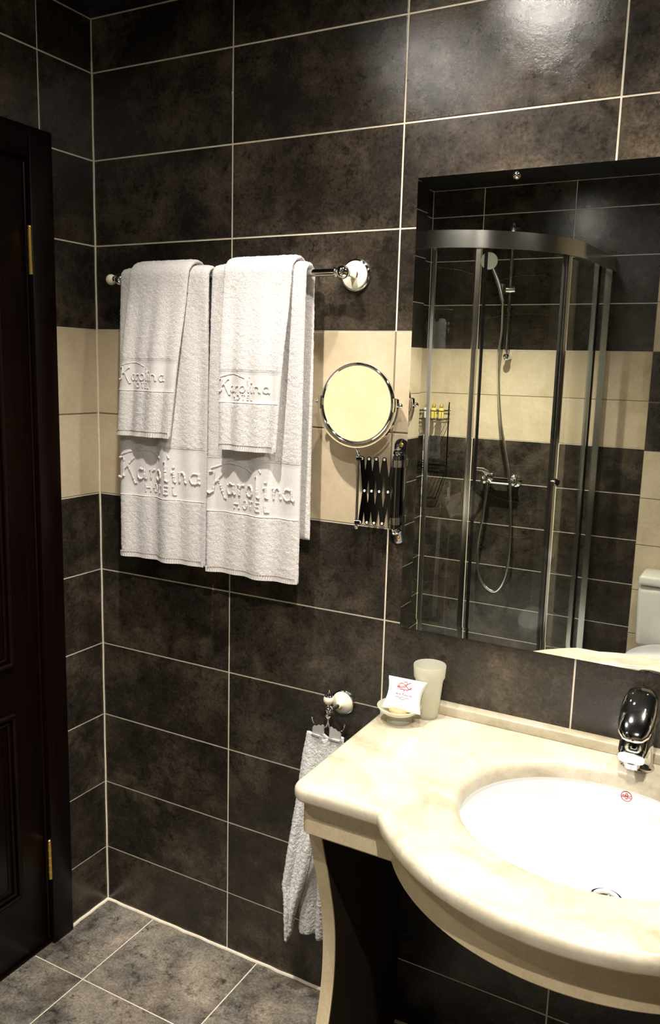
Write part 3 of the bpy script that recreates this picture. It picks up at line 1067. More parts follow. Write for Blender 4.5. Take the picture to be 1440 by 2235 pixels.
def packet():
    BL, BR = Vector((0.9709, -0.1295, 0.9085)), Vector((1.0645, -0.1245, 0.9080))
    TL, TR = Vector((0.9850, -0.090, 0.9700)), Vector((1.0800, -0.088, 0.9705))
    # lift so that the packet rests on the rim and the tumbler
    c = (BL + BR + TL + TR) / 4 + Vector((-0.006, -0.006, 0.0))
    U = ((BR - BL) + (TR - TL)).normalized()
    V = ((TL - BL) + (TR - BR))
    V = (V - U * V.dot(U)).normalized()
    Nn = U.cross(V).normalized()
    hw, hh = 0.0465, 0.0365
    t = thing('soap_packet', 'white pillow-shaped card soap packet with red script letter K leaning in the dish', 'packet', tuple(c))
    n, m = 21, 15
    def thick(u, v):     # pillow: thickest in the middle, flat at the curved short ends
        return 0.0095 * math.sqrt(max(0, 1 - (v * v) ** 1.6)) * (1 - 0.25 * abs(u) ** 3)
    def edge(v):         # concave sides
        return 1 - 0.20 * (1 - v * v)
    vs, fs = [], []
    for s in (1, -1):
        for i in range(n):
            for j in range(m):
                u = -1 + 2 * i / (n - 1)
                v = -1 + 2 * j / (m - 1)
                x = u * hw * (edge(v) if True else 1)
                y = v * hh
                vs.append(U * x + V * y + Nn * (s * thick(u, v)))
    for s in range(2):
        b = s * n * m
        for i in range(n - 1):
            for j in range(m - 1):
                q = (b + i * m + j, b + (i + 1) * m + j, b + (i + 1) * m + j + 1, b + i * m + j + 1)
                fs.append(q if s == 0 else q[::-1])
    for i in (0, n - 1):
        for j in range(m - 1):
            fs.append((i * m + j, i * m + j + 1, n * m + i * m + j + 1, n * m + i * m + j))
    body = mesh_obj('card_sleeve', vs, fs, M['paper'], t)
    sharp(body, 50)
    def mp(x, y, lift=0.0004):
        v = y / hh
        u = max(-1, min(1, x / (hw * edge(v))))
        return U * x + V * y + Nn * (thick(u, v) + lift)
    def print_(name, strokes, r, mat, step=0.002):
        mb = MB()
        for p in strokes:
            mb.tube([mp(x, y) for x, y in densify(p, step)], r, 5)
        return mb.build(name, mat, body)
    # red script K with swash
    K = [[(-0.005, 0.0275), (0.002, 0.0285), (0.004, 0.022), (-0.001, 0.013)], [(0.013, 0.027), (0.009, 0.0265), (0.0015, 0.0195), (0.006, 0.016), (0.010, 0.0125), (0.013, 0.0135)],
         arc(-0.008, 0.019, 0.0062, 0.0048, 20, 330, 16) + [(0.001, 0.0225)]]
    print_('red_monogram', K, 0.0009, M['ink_red'])
    fl = []
    for sx in (-1, 1):
        fl.append([(0.0 + sx * k * 0.0022, 0.0085 + 0.0016 * math.sin(k * 1.25) + 0.0007 * k) for k in range(8)])
        fl.append(arc(sx * 0.0155, 0.0145, 0.0022, 0.002, 0, 300, 8))
    fl += [[(0, 0.0085), (0.0005, 0.0055)]]
    print_('red_flourish', fl, 0.0009, M['ink_red'])
    st, wd = text_strokes('Hotel Karolina', 0.03, 0.25)
    print_('lettering', fit_strokes(st, wd, -0.019, 0.021, -0.0035, 0.0062), 0.00045, M['ink_grey'], 0.001)
    f2 = []
    for sx in (-1, 1):
        f2.append([(sx * k * 0.0024, -0.0085 + 0.0013 * math.sin(k * 1.5 + 1)) for k in range(8)])
    f2.append([(-0.006, -0.0115), (0.0, -0.013), (0.006, -0.0115)])
    print_('grey_flourish', f2, 0.00055, M['ink_grey'])
    st, wd = text_strokes('cosmetic line', 0.05)
    print_('small_lettering', fit_strokes(st, wd, -0.016, 0.018, -0.0195, 0.0042), 0.00032, M['ink_pale'], 0.001)
    st, wd = text_strokes('soap'.replace('p', 'c'), 0.05) if False else text_strokes('same'.replace('m', 'v'), 0.05)
    st, wd = text_strokes('to en', 0.05)
    print_('small_lettering', fit_strokes(st, wd, -0.006, 0.006, -0.0265, 0.0038), 0.00032, M['ink_pale'], 0.001)
    # tan ornaments on the right-hand end
    orn = [arc(hw * 0.80 - 0.0012, 0.013, 0.0022, 0.006, 0, 330, 10), arc(hw * 0.80 - 0.0004, -0.017, 0.0022, 0.006, 0, 330, 10)]
    print_('tan_ornament', orn, 0.0006, M['ink_tan'])
packet()

TX, TY = 1.0555, -0.0575
tumbler = thing('tumbler', 'frosted glass tumbler standing behind the soap dish', 'tumbler', (TX, TY, ZT))
MB().lathe([(0.001, 0.0), (0.0225, 0.0), (0.0240, 0.003), (0.0312, 0.085), (0.0322, 0.092), (0.0355, 0.097), (0.0375, 0.124), (0.0368, 0.1265), (0.0358, 0.1245), (0.0338, 0.098), (0.0298, 0.090), (0.0222, 0.006), (0.001, 0.006)],
           n=56, caps=False).build('glass', M['frost'], tumbler)

# ------------------------------------------------------------------ wall mirror
MX0, MX1, MZ0, MZ1 = 0.955, 2.015, 1.060, 2.077
mir = thing('wall_mirror', 'large rectangular wall mirror with a slanted glass rim above the washbasin', 'mirror', (CX, 0, MZ0))
TILT = 0.006
def mir_pt(x, z, d):
    return (x, -0.0055 - (z - MZ0) * TILT - d, z)
bw = 0.026
mb = MB()
mb.add([mir_pt(x, z, 0.0012) for x, z in ((MX0 + bw, MZ0 + bw), (MX1 - bw, MZ0 + bw), (MX1 - bw, MZ1 - bw), (MX0 + bw, MZ1 - bw))], [(0, 1, 2, 3)])
fix(mb.build('mirror_face', M['mirror'], mir, smooth=False))
o4 = [(MX0, MZ0), (MX1, MZ0), (MX1, MZ1), (MX0, MZ1)]
i4 = [(MX0 + bw, MZ0 + bw), (MX1 - bw, MZ0 + bw), (MX1 - bw, MZ1 - bw), (MX0 + bw, MZ1 - bw)]
for k in range(4):
    j = (k + 1) % 4
    fix(MB().add([mir_pt(*o4[k], 0.0010), mir_pt(*o4[j], 0.0010), mir_pt(*i4[j], 0.0012), mir_pt(*i4[k], 0.0012)], [(0, 1, 2, 3)]).build('bevel', M['mirror'], mir, smooth=False))
mb = MB()
vs = [mir_pt(*p, 0.0010) for p in o4] + [(p[0], -0.0002, p[1]) for p in o4]
mb.add(vs, [(0, 4, 5, 1), (1, 5, 6, 2), (2, 6, 7, 3), (3, 7, 4, 0), (4, 7, 6, 5)])
fix(mb.build('glass_edge', M['mirror_edge'], mir, smooth=False))
for kx in (1.174, 2 * CX - 1.174):
    fix(MB().lathe([(0.0075, 0), (0.0075, 0.003), (0.0065, 0.006), (0.004, 0.008), (0.001, 0.0088)], mir_pt(kx, 2.065, 0.0012), (0, -1, 0), 20).build('screw_cap', M['chrome'], mir))

# ------------------------------------------------------------------ towel rail
RY, RZ = -0.070, 1.877
rail = thing('towel_rail', 'chrome wall towel rail with round rosettes and ball ends', 'towel rail', (0.47, 0, RZ))
fix(MB().tube([(0.125, RY, RZ), (0.815, RY, RZ)], 0.0085, 20).build('bar', M['chrome'], rail))
for px in (0.152, 0.806):
    ros = fix(MB().lathe([(0.037, 0), (0.0375, 0.004), (0.036, 0.008), (0.0335, 0.0095), (0.032, 0.0095)], (px, 0, RZ), (0, -1, 0), 44).build('rosette', M['chrome'], rail))
    fix(MB().lathe([(0.0322, 0.009), (0.0312, 0.0115), (0.026, 0.0135), (0.016, 0.0148), (0.001, 0.0155)], (px, 0, RZ), (0, -1, 0), 44).build('rosette_face', M['porcelain'], rail))
    fix(MB().lathe([(0.012, 0.014), (0.009, 0.018), (0.0075, 0.028), (0.0075, 0.045), (0.0095, 0.052), (0.0115, 0.056)], (px, 0, RZ), (0, -1, 0), 28).build('post', M['chrome'], rail))
    fix(MB().sphere((px, RY, RZ), 0.0155, 24).build('joint_ball', M['chrome'], rail))
    s = -1 if px < 0.4 else 1
    fix(MB().lathe([(0.0085, 0.010), (0.0115, 0.014), (0.0115, 0.017), (0.0085, 0.020)], (px, RY, RZ), (-s, 0, 0), 24).build('collar', M['chrome'], rail))
fix(MB().lathe([(0.0085, 0.0), (0.0105, 0.003), (0.0105, 0.006), (0.007, 0.009), (0.009, 0.012)], (0.145, RY, RZ), (-1, 0, 0), 24).build('collar', M['chrome'], rail))
fix(MB().sphere((0.121, RY, RZ), 0.0140, 24).build('end_ball', M['porcelain'], rail))

# ------------------------------------------------------------------ towels on the rail
def smooth01(x):
    x = np.clip(x, 0, 1)
    return x * x * (3 - 2 * x)

class Towel:
    """cloth hung over the rail; s is the length along the cloth from the top of the rail (front positive)"""
    def __init__(self, r, th, xt, xb, sf, sb, folds, xback=None, ybulge=0.0):
        self.r, self.th, self.xt, self.xb, self.sf, self.sb, self.folds = r, th, xt, xb, sf, sb, folds
        self.xback = xback or xb
        self.yb = ybulge
    def P(self, u, s):
        u = np.asarray(u, float)
        s = np.asarray(s, float)
        r = self.r
        q = PI * r / 2
        a = np.clip(s / r, -PI / 2, PI / 2)
        hang = np.maximum(np.abs(s) - q, 0)
        y = RY - r * np.sin(a)
        z = RZ + r * np.cos(a) - hang
        tf = np.clip(s / self.sf, 0, 1)
        tb = np.clip(-s / self.sb, 0, 1)
        x0 = self.xt[0] + (self.xb[0] - self.xt[0]) * tf + (self.xback[0] - self.xt[0]) * tb
        x1 = self.xt[1] + (self.xb[1] - self.xt[1]) * tf + (self.xback[1] - self.xt[1]) * tb
        x = x0 + (x1 - x0) * u
        am = smooth01(hang / 0.30)
        f = 0
        for (A, kx, ph, sl, grow) in self.folds:
            f = f + A * np.sin(2 * PI * (kx * u + sl * hang) + ph) * (am * (1 - grow) + grow * smooth01(hang / 0.1))
        sg = np.where(s >= 0, -1.0, 1.0)
        y = y + sg * (f * np.where(s >= 0, 1, 0.35)) - np.where(s >= 0, 1, 0) * self.yb * smooth01(hang / 0.25)
        return np.stack([x + 0 * y, y, z + 0 * y], -1)
    def Nrm(self, u, s):
        e = 1e-3
        du = self.P(np.asarray(u) + e, s) - self.P(np.asarray(u) - e, s)
        ds = self.P(u, np.asarray(s) + e) - self.P(u, np.asarray(s) - e)
        n = np.cross(ds, du)
        n /= np.linalg.norm(n, axis=-1, keepdims=True) + 1e-12
        return n
    def out(self, u, s, d):
        return self.P(u, s) + self.Nrm(u, s) * np.asarray(d)[..., None]

def build_towel(label, cat_name, T, bandz, logo_x, group, step=0.0034, seed=0):
    g = np.random.default_rng(seed)
    t = thing(cat_name, label, 'towel', (0.5 * (T.xt[0] + T.xt[1]), RY, RZ), group)
    wd = T.xt[1] - T.xt[0]
    nu = int(wd / step)
    ns = int((T.sf + T.sb) / step)
    u = np.linspace(0, 1, nu)
    s = np.linspace(-T.sb, T.sf, ns)
    Ug, Sg = np.meshgrid(u, s, indexing='ij')
    s0, s1 = bandz
    recess = smooth01((Sg - s0 + 0.002) / 0.003) * smooth01((s1 + 0.002 - Sg) / 0.003)
    pile = 0.0022 * (1 - recess)
    ed = np.sqrt(np.clip(1 - np.abs(2 * Ug - 1) ** 14, 0, 1))
    es = np.sqrt(np.clip(1 - (np.abs((Sg + T.sb) / (T.sf + T.sb) * 2 - 1)) ** 120, 0, 1))
    k = 0.12 + 0.88 * ed * es
    P0 = T.P(Ug, Sg)
    N0 = T.Nrm(Ug, Sg)
    def jit(sc):
        return g.normal(0, sc, Ug.shape)
    o_ = P0 + N0 * ((T.th / 2 + pile) * k + jit(0.00042) * (1 - recess))[..., None]
    i_ = P0 - N0 * ((T.th / 2 + 0.001) * k + jit(0.0004))[..., None]
    for a in (o_, i_):
        a[..., 0] += jit(0.0003) * (1 - recess)
        a[..., 2] += jit(0.0003) * (1 - recess)
    V = np.concatenate([o_.reshape(-1, 3), i_.reshape(-1, 3)])
    nn = nu * ns
    F = [grid_faces(nu, ns), grid_faces(nu, ns, nn, True)]
    def strip(idx, flip):
        a, b = idx[:-1], idx[1:]
        q = np.stack([a, b, b + nn, a + nn], -1)
        return q[:, ::-1] if flip else q
    ids = np.arange(nn).reshape(nu, ns)
    F += [strip(ids[0], False), strip(ids[-1], True), strip(ids[:, 0], True), strip(ids[:, -1], False)]
    body = fix(np_mesh('terry_body', V, np.concatenate(F), M['terry'], t))
    # flat woven band
    ub = np.linspace(0.004, 0.996, max(40, nu // 2))
    sb_ = np.linspace(s0, s1, 24)
    Ub, Sb = np.meshgrid(ub, sb_, indexing='ij')
    kk = 0.12 + 0.88 * np.sqrt(np.clip(1 - np.abs(2 * Ub - 1) ** 14, 0, 1))
    eb = np.where((Sb - s0 < 0.0035) | (s1 - Sb < 0.0035), 0.0014, 0.0006)
    Pb = T.out(Ub, Sb, (T.th / 2) * kk + eb)
    bnd = fix(np_mesh('woven_band', Pb.reshape(-1, 3), grid_faces(len(ub), 24), M['woven'], t))
    # seam cords at the two band edges
    for ss, rr in ((s0, 0.0010), (s1, 0.0016)):
        mb = MB()
        uu = np.linspace(0.01, 0.99, 60)
        mb.tube([tuple(p) for p in T.out(uu, np.full(60, ss), np.full(60, T.th / 2 + 0.0012) * (0.12 + 0.88 * np.sqrt(np.clip(1 - np.abs(2 * uu - 1) ** 14, 0, 1))))], rr, 6)
        fix(mb.build('band_seam', M['emboss'], bnd))
    # hem with fine ribs and a stitch line
    hs0, hs1 = T.sf - 0.0145, T.sf + 0.0005
    nuh = int(wd / 0.0013)
    uh_ = np.linspace(0.004, 0.996, nuh)
    sh_ = np.linspace(hs0, hs1, 5)
    Uh, Sh = np.meshgrid(uh_, sh_, indexing='ij')
    rib = 0.0006 * np.sin(2 * PI * Uh * wd / 0.0052) + g.normal(0, 0.0002, Uh.shape)
    kk = 0.12 + 0.88 * np.sqrt(np.clip(1 - np.abs(2 * Uh - 1) ** 14, 0, 1))
    Ph = T.out(Uh, Sh, (T.th / 2) * kk + 0.0028 + rib)
    hem = fix(np_mesh('hem', Ph.reshape(-1, 3), grid_faces(nuh, 5), M['woven'], t))
    mb = MB()
    uu = np.linspace(0.02, 0.98, int(wd / 0.0055))
    pp = T.out(uu, np.full(len(uu), hs0 + 0.001), np.full(len(uu), T.th / 2 + 0.0034))
    for a, b in zip(pp[:-1], pp[1:]):
        mb.tube([tuple(a), tuple(a + (b - a) * 0.8)], 0.0009, 5)
    for i in range(0, len(uu)):
        a = pp[i]
        q = T.out(uu[i:i + 1], np.array([hs1 - 0.002]), np.array([T.th / 2 + 0.0034]))[0]
        mb.tube([tuple(a), tuple(q)], 0.0003, 4)
    fix(mb.build('stitching', M['thread'], hem))
    # embossed name
    xa, xb_ = logo_x
    bh = s1 - s0
    def mp(x, y):
        """x in metres from the left edge of the band, y metres below s0"""
        return x, s0 + y
    mb = MB()
    W = xb_ - xa
    st, wsrc = text_strokes('Karolina', 0.05)
    letters = fit_strokes(st, wsrc, xa, xb_, 0, 1)
    hK = bh * 0.40
    base_y = bh * 0.66
    rad = max(0.0019, bh * 0.021)
    def lay(strokes, r):
        for p in strokes:
            p = densify(p, 0.003)
            xs_ = np.array([q[0] for q in p])
            ss_ = np.array([s0 + q[1] for q in p])
            ww = T.xt[1] - T.xt[0]
            pos = T.out(xs_ / ww, ss_, np.full(len(p), T.th / 2 + r * 0.55))
            mb.tube([tuple(v) for v in pos], [r * (1 + 0.22 * g.normal()) for _ in p], 7)
    lay([[(x, base_y - y * hK) for x, y in p] for p in letters], rad)
    st, wsrc = text_strokes('HOTEL', 0.32)
    lay([[(x, bh * 0.90 - y * bh * 0.155) for x, y in p] for p in fit_strokes(st, wsrc, xa + W * 0.30, xa + W * 0.72, 0, 1)], max(0.0016, rad * 0.75))
    # sweep and beads over the name
    lay([[(xa + W * (0.02 + 0.5 * k / 14), base_y - hK * 1.0 - bh * 0.17 * math.sin(PI * (0.12 + 0.80 * k / 14))) for k in range(15)]], rad * 0.7)
    for k in range(5):
        cx_, cy_ = xa + W * (0.12 + 0.075 * k), base_y - hK - bh * (0.17 + 0.08 * math.sin(PI * k / 4))
        lay([[(cx_, cy_), (cx_ + W * 0.012, cy_ + bh * 0.03), (cx_ + W * 0.024, cy_)]], rad * 0.6)
    lay([[(xa + W * 0.62, base_y - hK * 1.30), (xa + W * 0.635, base_y - hK * 1.15)]], rad * 0.7)
    fix(mb.build('embossed_name', M['emboss'], bnd))
    return t

q_ = PI * 0.020 / 2
# bath towels (thick, folded lengthwise)
TL_b = Towel(0.0185, 0.013, (0.172, 0.452), (0.170, 0.440), RZ - 1.150 + PI * 0.0185 / 2, 0.70,
             [(0.0065, 1.9, 0.4, 0.10, 0.4), (0.0045, 3.7, 2.0, -0.25, 0.3)], (0.172, 0.45))
TR_b = Towel(0.0185, 0.013, (0.462, 0.724), (0.452, 0.716), RZ - 1.146 + PI * 0.0185 / 2, 0.655,
             [(0.0065, 1.6, 2.6, -0.15, 0.4), (0.0045, 3.3, 0.6, 0.25, 0.3)], (0.468, 0.728))
sband = lambda T, z: RZ - z + PI * T.r / 2
build_towel('white bath towel hanging on the left half of the rail, next to the corner', 'bath_towel', TL_b, (sband(TL_b, 1.452), sband(TL_b, 1.318)), (0.004, 0.262), 'bath towels on the rail', 0.0034, 1)
build_towel('white bath towel hanging on the right half of the rail, nearer the round mirror', 'bath_towel', TR_b, (sband(TR_b, 1.438), sband(TR_b, 1.303)), (0.006, 0.250), 'bath towels on the rail', 0.0034, 2)
# hand towels laid over them
TL_h = Towel(0.0345, 0.010, (0.220, 0.408), (0.182, 0.352), RZ - 1.478 + PI * 0.0345 / 2, 0.36,
             [(0.0045, 1.7, 0.9, 0.4, 0.5), (0.0028, 3.6, 0.2, -0.4, 0.4)], (0.215, 0.40), 0.012)
TR_h = Towel(0.0345, 0.010, (0.507, 0.698), (0.505, 0.668), RZ - 1.463 + PI * 0.0345 / 2, 0.36,
             [(0.0045, 1.4, 2.2, 0.6, 0.5), (0.0028, 3.2, 1.2, -0.5, 0.4)], (0.51, 0.69), 0.014)
build_towel('white hand towel over the left bath towel, hem above the name', 'hand_towel', TL_h, (sband(TL_h, 1.672), sband(TL_h, 1.594)), (0.006, 0.150), 'hand towels over the bath towels', 0.0032, 3)
build_towel('white hand towel over the right bath towel, casting a shadow on its name', 'hand_towel', TR_h, (sband(TR_h, 1.651), sband(TR_h, 1.577)), (0.004, 0.158), 'hand towels over the bath towels', 0.0032, 4)

# ------------------------------------------------------------------ magnifying mirror
def magnifier():
    t = thing('magnifying_mirror', 'round chrome shaving mirror on a black folding scissor arm beside the wall mirror', 'mirror', (0.938, 0, 1.384))
    c = Vector((0.8465, -0.0570, 1.5855))
    # normal: parallel to the wall, leaning slightly back
    aim = Vector((-0.000, -1.0, 0.030)).normalized()
    X = Vector((1, 0, 0))
    Zv = X.cross(-aim).normalized()
    if Zv.z < 0:
        Zv = -Zv
    def L(x, z, d):
        return c + X * x * 1.025 + Zv * z * 1.025 + aim * d
    Rm = 0.0845
    Rc = 1.9
    n, rings = 64, 14
    vs, fs = [L(0, 0, 0.0)], []
    for i in range(1, rings + 1):
        r = Rm * i / rings
        for k in range(n):
            a = 2 * PI * k / n
            vs.append(L(r * math.cos(a), r * math.sin(a), r * r / (2 * Rc)))
    for k in range(n):
        fs.append((0, 1 + k, 1 + (k + 1) % n))
    for i in range(rings - 1):
        for k in range(n):
            fs.append((1 + i * n + k, 1 + (i + 1) * n + k, 1 + (i + 1) * n + (k + 1) % n, 1 + i * n + (k + 1) % n))
    fix(mesh_obj('concave_glass', vs, fs, M['mirror'], t))
    # frame ring (two beads and a band) and back shell
    def ring_prof(prof, name, mat, nseg=72):
        v, f = [], []
        m = len(prof)
        for k in range(nseg):
            a = 2 * PI * k / nseg
            for (r, d) in prof:
                v.append(L(r * math.cos(a), r * math.sin(a), d))
        for k in range(nseg):
            k2 = (k + 1) % nseg
            for i in range(m):
                j = (i + 1) % m
                f.append((k * m + i, k * m + j, k2 * m + j, k2 * m + i))
        return fix(sharp(mesh_obj(name, v, f, mat, t), 50))
    ring_prof([(0.0838, 0.001), (0.0848, 0.0045), (0.0875, 0.0062), (0.0902, 0.0045), (0.0912, 0.0005), (0.0912, -0.006), (0.0895, -0.010), (0.0838, -0.010)], 'frame_ring', M['chrome'])
    v, f = [L(0, 0, -0.0125)], []
    for i, (r, d) in enumerate(((0.05, -0.0122), (0.08, -0.0108), (0.0885, -0.0095))):
        for k in range(48):
            a = 2 * PI * k / 48
            v.append(L(r * math.cos(a), r * math.sin(a), d))
    for k in range(48):
        f.append((0, 1 + (k + 1) % 48, 1 + k))
    for i in range(2):
        for k in range(48):
            f.append((1 + i * 48 + k, 1 + i * 48 + (k + 1) % 48, 1 + (i + 1) * 48 + (k + 1) % 48, 1 + (i + 1) * 48 + k))
    fix(mesh_obj('back_shell', v, f, M['chrome'], t))
    # fork carrying the disc
    ry = 0.0965
    pts = [L(ry * math.cos(a), ry * math.sin(a), -0.004) for a in np.linspace(math.radians(176), math.radians(364), 60)]
    mb = MB()
    # flat band: sweep a small rectangle
    vs, fs = [], []
    for a in np.linspace(math.radians(172), math.radians(368), 64):
        for r, d in ((0.0955, 0.0035), (0.0985, 0.0035), (0.0985, -0.0085), (0.0955, -0.0085)):
            vs.append(L(r * math.cos(a), r * math.sin(a), d))
    for i in range(63):
        for k in range(4):
            k2 = (k + 1) % 4
            fs.append((i * 4 + k, i * 4 + k2, (i + 1) * 4 + k2, (i + 1) * 4 + k))
    fs += [(0, 1, 2, 3), tuple(63 * 4 + k for k in range(4))]
    mb.add(vs, fs)
    fork = fix(mb.build('fork', M['chrome'], t, sh=50))
    for s in (-1, 1):
        pv = fix(MB().tube([L(s * 0.090, 0, -0.002), L(s * 0.1035, 0, -0.002)], 0.0042, 14).sphere(L(s * 0.1045, 0, -0.002), 0.0055, 14).build('pivot_knob', M['chrome'], fork))
        mbp = MB()
        vv = []
        for aa in np.linspace(-0.16, 0.16, 7):
            an = aa if s > 0 else PI - aa
            for r, d in ((0.0908, 0.0066), (0.0945, 0.0066), (0.0945, -0.0095), (0.0908, -0.0095)):
                vv.append(L(r * math.cos(an), r * math.sin(an), d))
        ff = []
        for i in range(6):
            for k in range(4):
                k2 = (k + 1) % 4
                ff.append((i * 4 + k, i * 4 + k2, (i + 1) * 4 + k2, (i + 1) * 4 + k))
        ff += [(0, 1, 2, 3), (24, 25, 26, 27)]
        mbp.add(vv, ff)
        fix(mbp.build('clip_plate', M['chrome'], fork, sh=50))
    # stem and outer rod
    sx, sy = 0.8515, -0.050
    fb = L(0, -0.0985, -0.004)
    fix(MB().tube([tuple(fb), (sx, sy - 0.004, 1.478), (sx, sy, 1.468)], 0.0042, 14).build('stem', M['chrome'], t))
    fix(MB().tube([(sx, sy, 1.472), (sx, sy, 1.300)], 0.0032, 14).build('outer_rod', M['chrome'], t))
    fix(MB().sphere((sx, sy, 1.297), 0.0052, 14).build('rod_end', M['chrome'], t))
    # wall plate
    px = 0.938
    poly = [(px + 0.0175 * math.cos(a), 1.491 + 0.0175 * math.sin(a)) for a in np.linspace(0, PI, 14)] + \
           [(px + 0.0175 * math.cos(a), 1.277 + 0.0175 * math.sin(a)) for a in np.linspace(PI, 2 * PI, 14)]
    plate = fix(MB().prism(poly, 0.0, 0.005, lambda u, v, d: (u, -d, v)).build('wall_plate', M['smoke_chrome'], t, bevel=0.0015, seg=2))
    for z in (1.494, 1.274):
        sc = fix(MB().lathe([(0.0052, 0.005), (0.0050, 0.0065), (0.003, 0.0078), (0.0005, 0.008)], (px + 0.001, 0, z), (0, -1, 0), 16).build('screw', M['brass'], plate))
    # pivot rod on two lugs
    ry_ = -0.026
    fix(MB().tube([(px, ry_, 1.300), (px, ry_, 1.470)], 0.0095, 20).build('pivot_rod', M['smoke_chrome'], t))
    for z in (1.477, 1.293):
        lug = fix(MB().lathe([(0.0095, 0.004), (0.0095, 0.026), (0.0075, 0.031), (0.001, 0.033)], (px, 0, z), (0, -1, 0), 20).build('lug', M['chrome'], t))
    for z in (1.452, 1.318):
        fix(MB().tube([(px, ry_, z - 0.008), (px, ry_, z + 0.008)], 0.0118, 20).build('collar', M['chrome_soft'], t))
    # scissor arm: bars run between top and bottom rivet rows
    def along(f):       # from the outer rod (0) to the wall rod (1)
        return Vector((sx + (px - sx) * f, sy + (ry_ - sy) * f, 0))
    dirv = (along(1) - along(0)).normalized()
    nrm = Vector((dirv.y, -dirv.x, 0))
    if nrm.y > 0:
        nrm = -nrm
    zt, zb_ = 1.460, 1.310
    fs_ = [0.10, 0.28, 0.47, 0.68, 0.93]
    def bar(f0, f1, z0, z1, lay):
        a = along(f0) + Vector((0, 0, z0)) + nrm * lay
        b = along(f1) + Vector((0, 0, z1)) + nrm * lay
        ax = (b - a).normalized()
        sd = ax.cross(nrm).normalized()
        hw, ht = 0.0052, 0.0008
        poly = []
        for k in range(7):
            an = PI / 2 + PI * k / 6
            poly.append((math.cos(an) * hw, math.sin(an) * hw))
        Ln = (b - a).length
        for k in range(7):
            an = -PI / 2 + PI * k / 6
            poly.append((Ln + math.cos(an) * hw, math.sin(an) * hw))
        return fix(MB().prism(poly, -ht, ht, lambda u, v, d: a + ax * u + sd * v + nrm * d).build('scissor_bar', M['dark_chrome'], t, smooth=False))
    def rivet(f, z, lay):
        p = along(f) + Vector((0, 0, z)) + nrm * lay
        fix(MB().lathe([(0.0030, 0), (0.0030, 0.0012), (0.0022, 0.0018), (0.0012, 0.0012)], p, nrm, 14).build('rivet', M['rivet'], t))
    for i in range(4):
        bar(fs_[i + 1], fs_[i], zt, zb_, -0.0012)
        bar(fs_[i], fs_[i + 1], zt, zb_, 0.0012)
        rivet((fs_[i] + fs_[i + 1]) / 2, (zt + zb_) / 2, 0.0020)
    for f in fs_:
        rivet(f, zt, 0.0020)
        rivet(f, zb_, 0.0020)
    for z in (zt, zb_):
        p0 = Vector((sx, sy, z))
        p1 = along(fs_[0]) + Vector((0, 0, z))
        fix(MB().tube([p0 - dirv * 0.004, p1], 0.0058, 12).build('rod_clamp', M['dark_chrome'], t))
        p1 = along(fs_[-1]) + Vector((0, 0, z))
        fix(MB().tube([along(1) + Vector((0, 0, z)), p1], 0.0055, 12).build('rod_clamp', M['dark_chrome'], t))
magnifier()

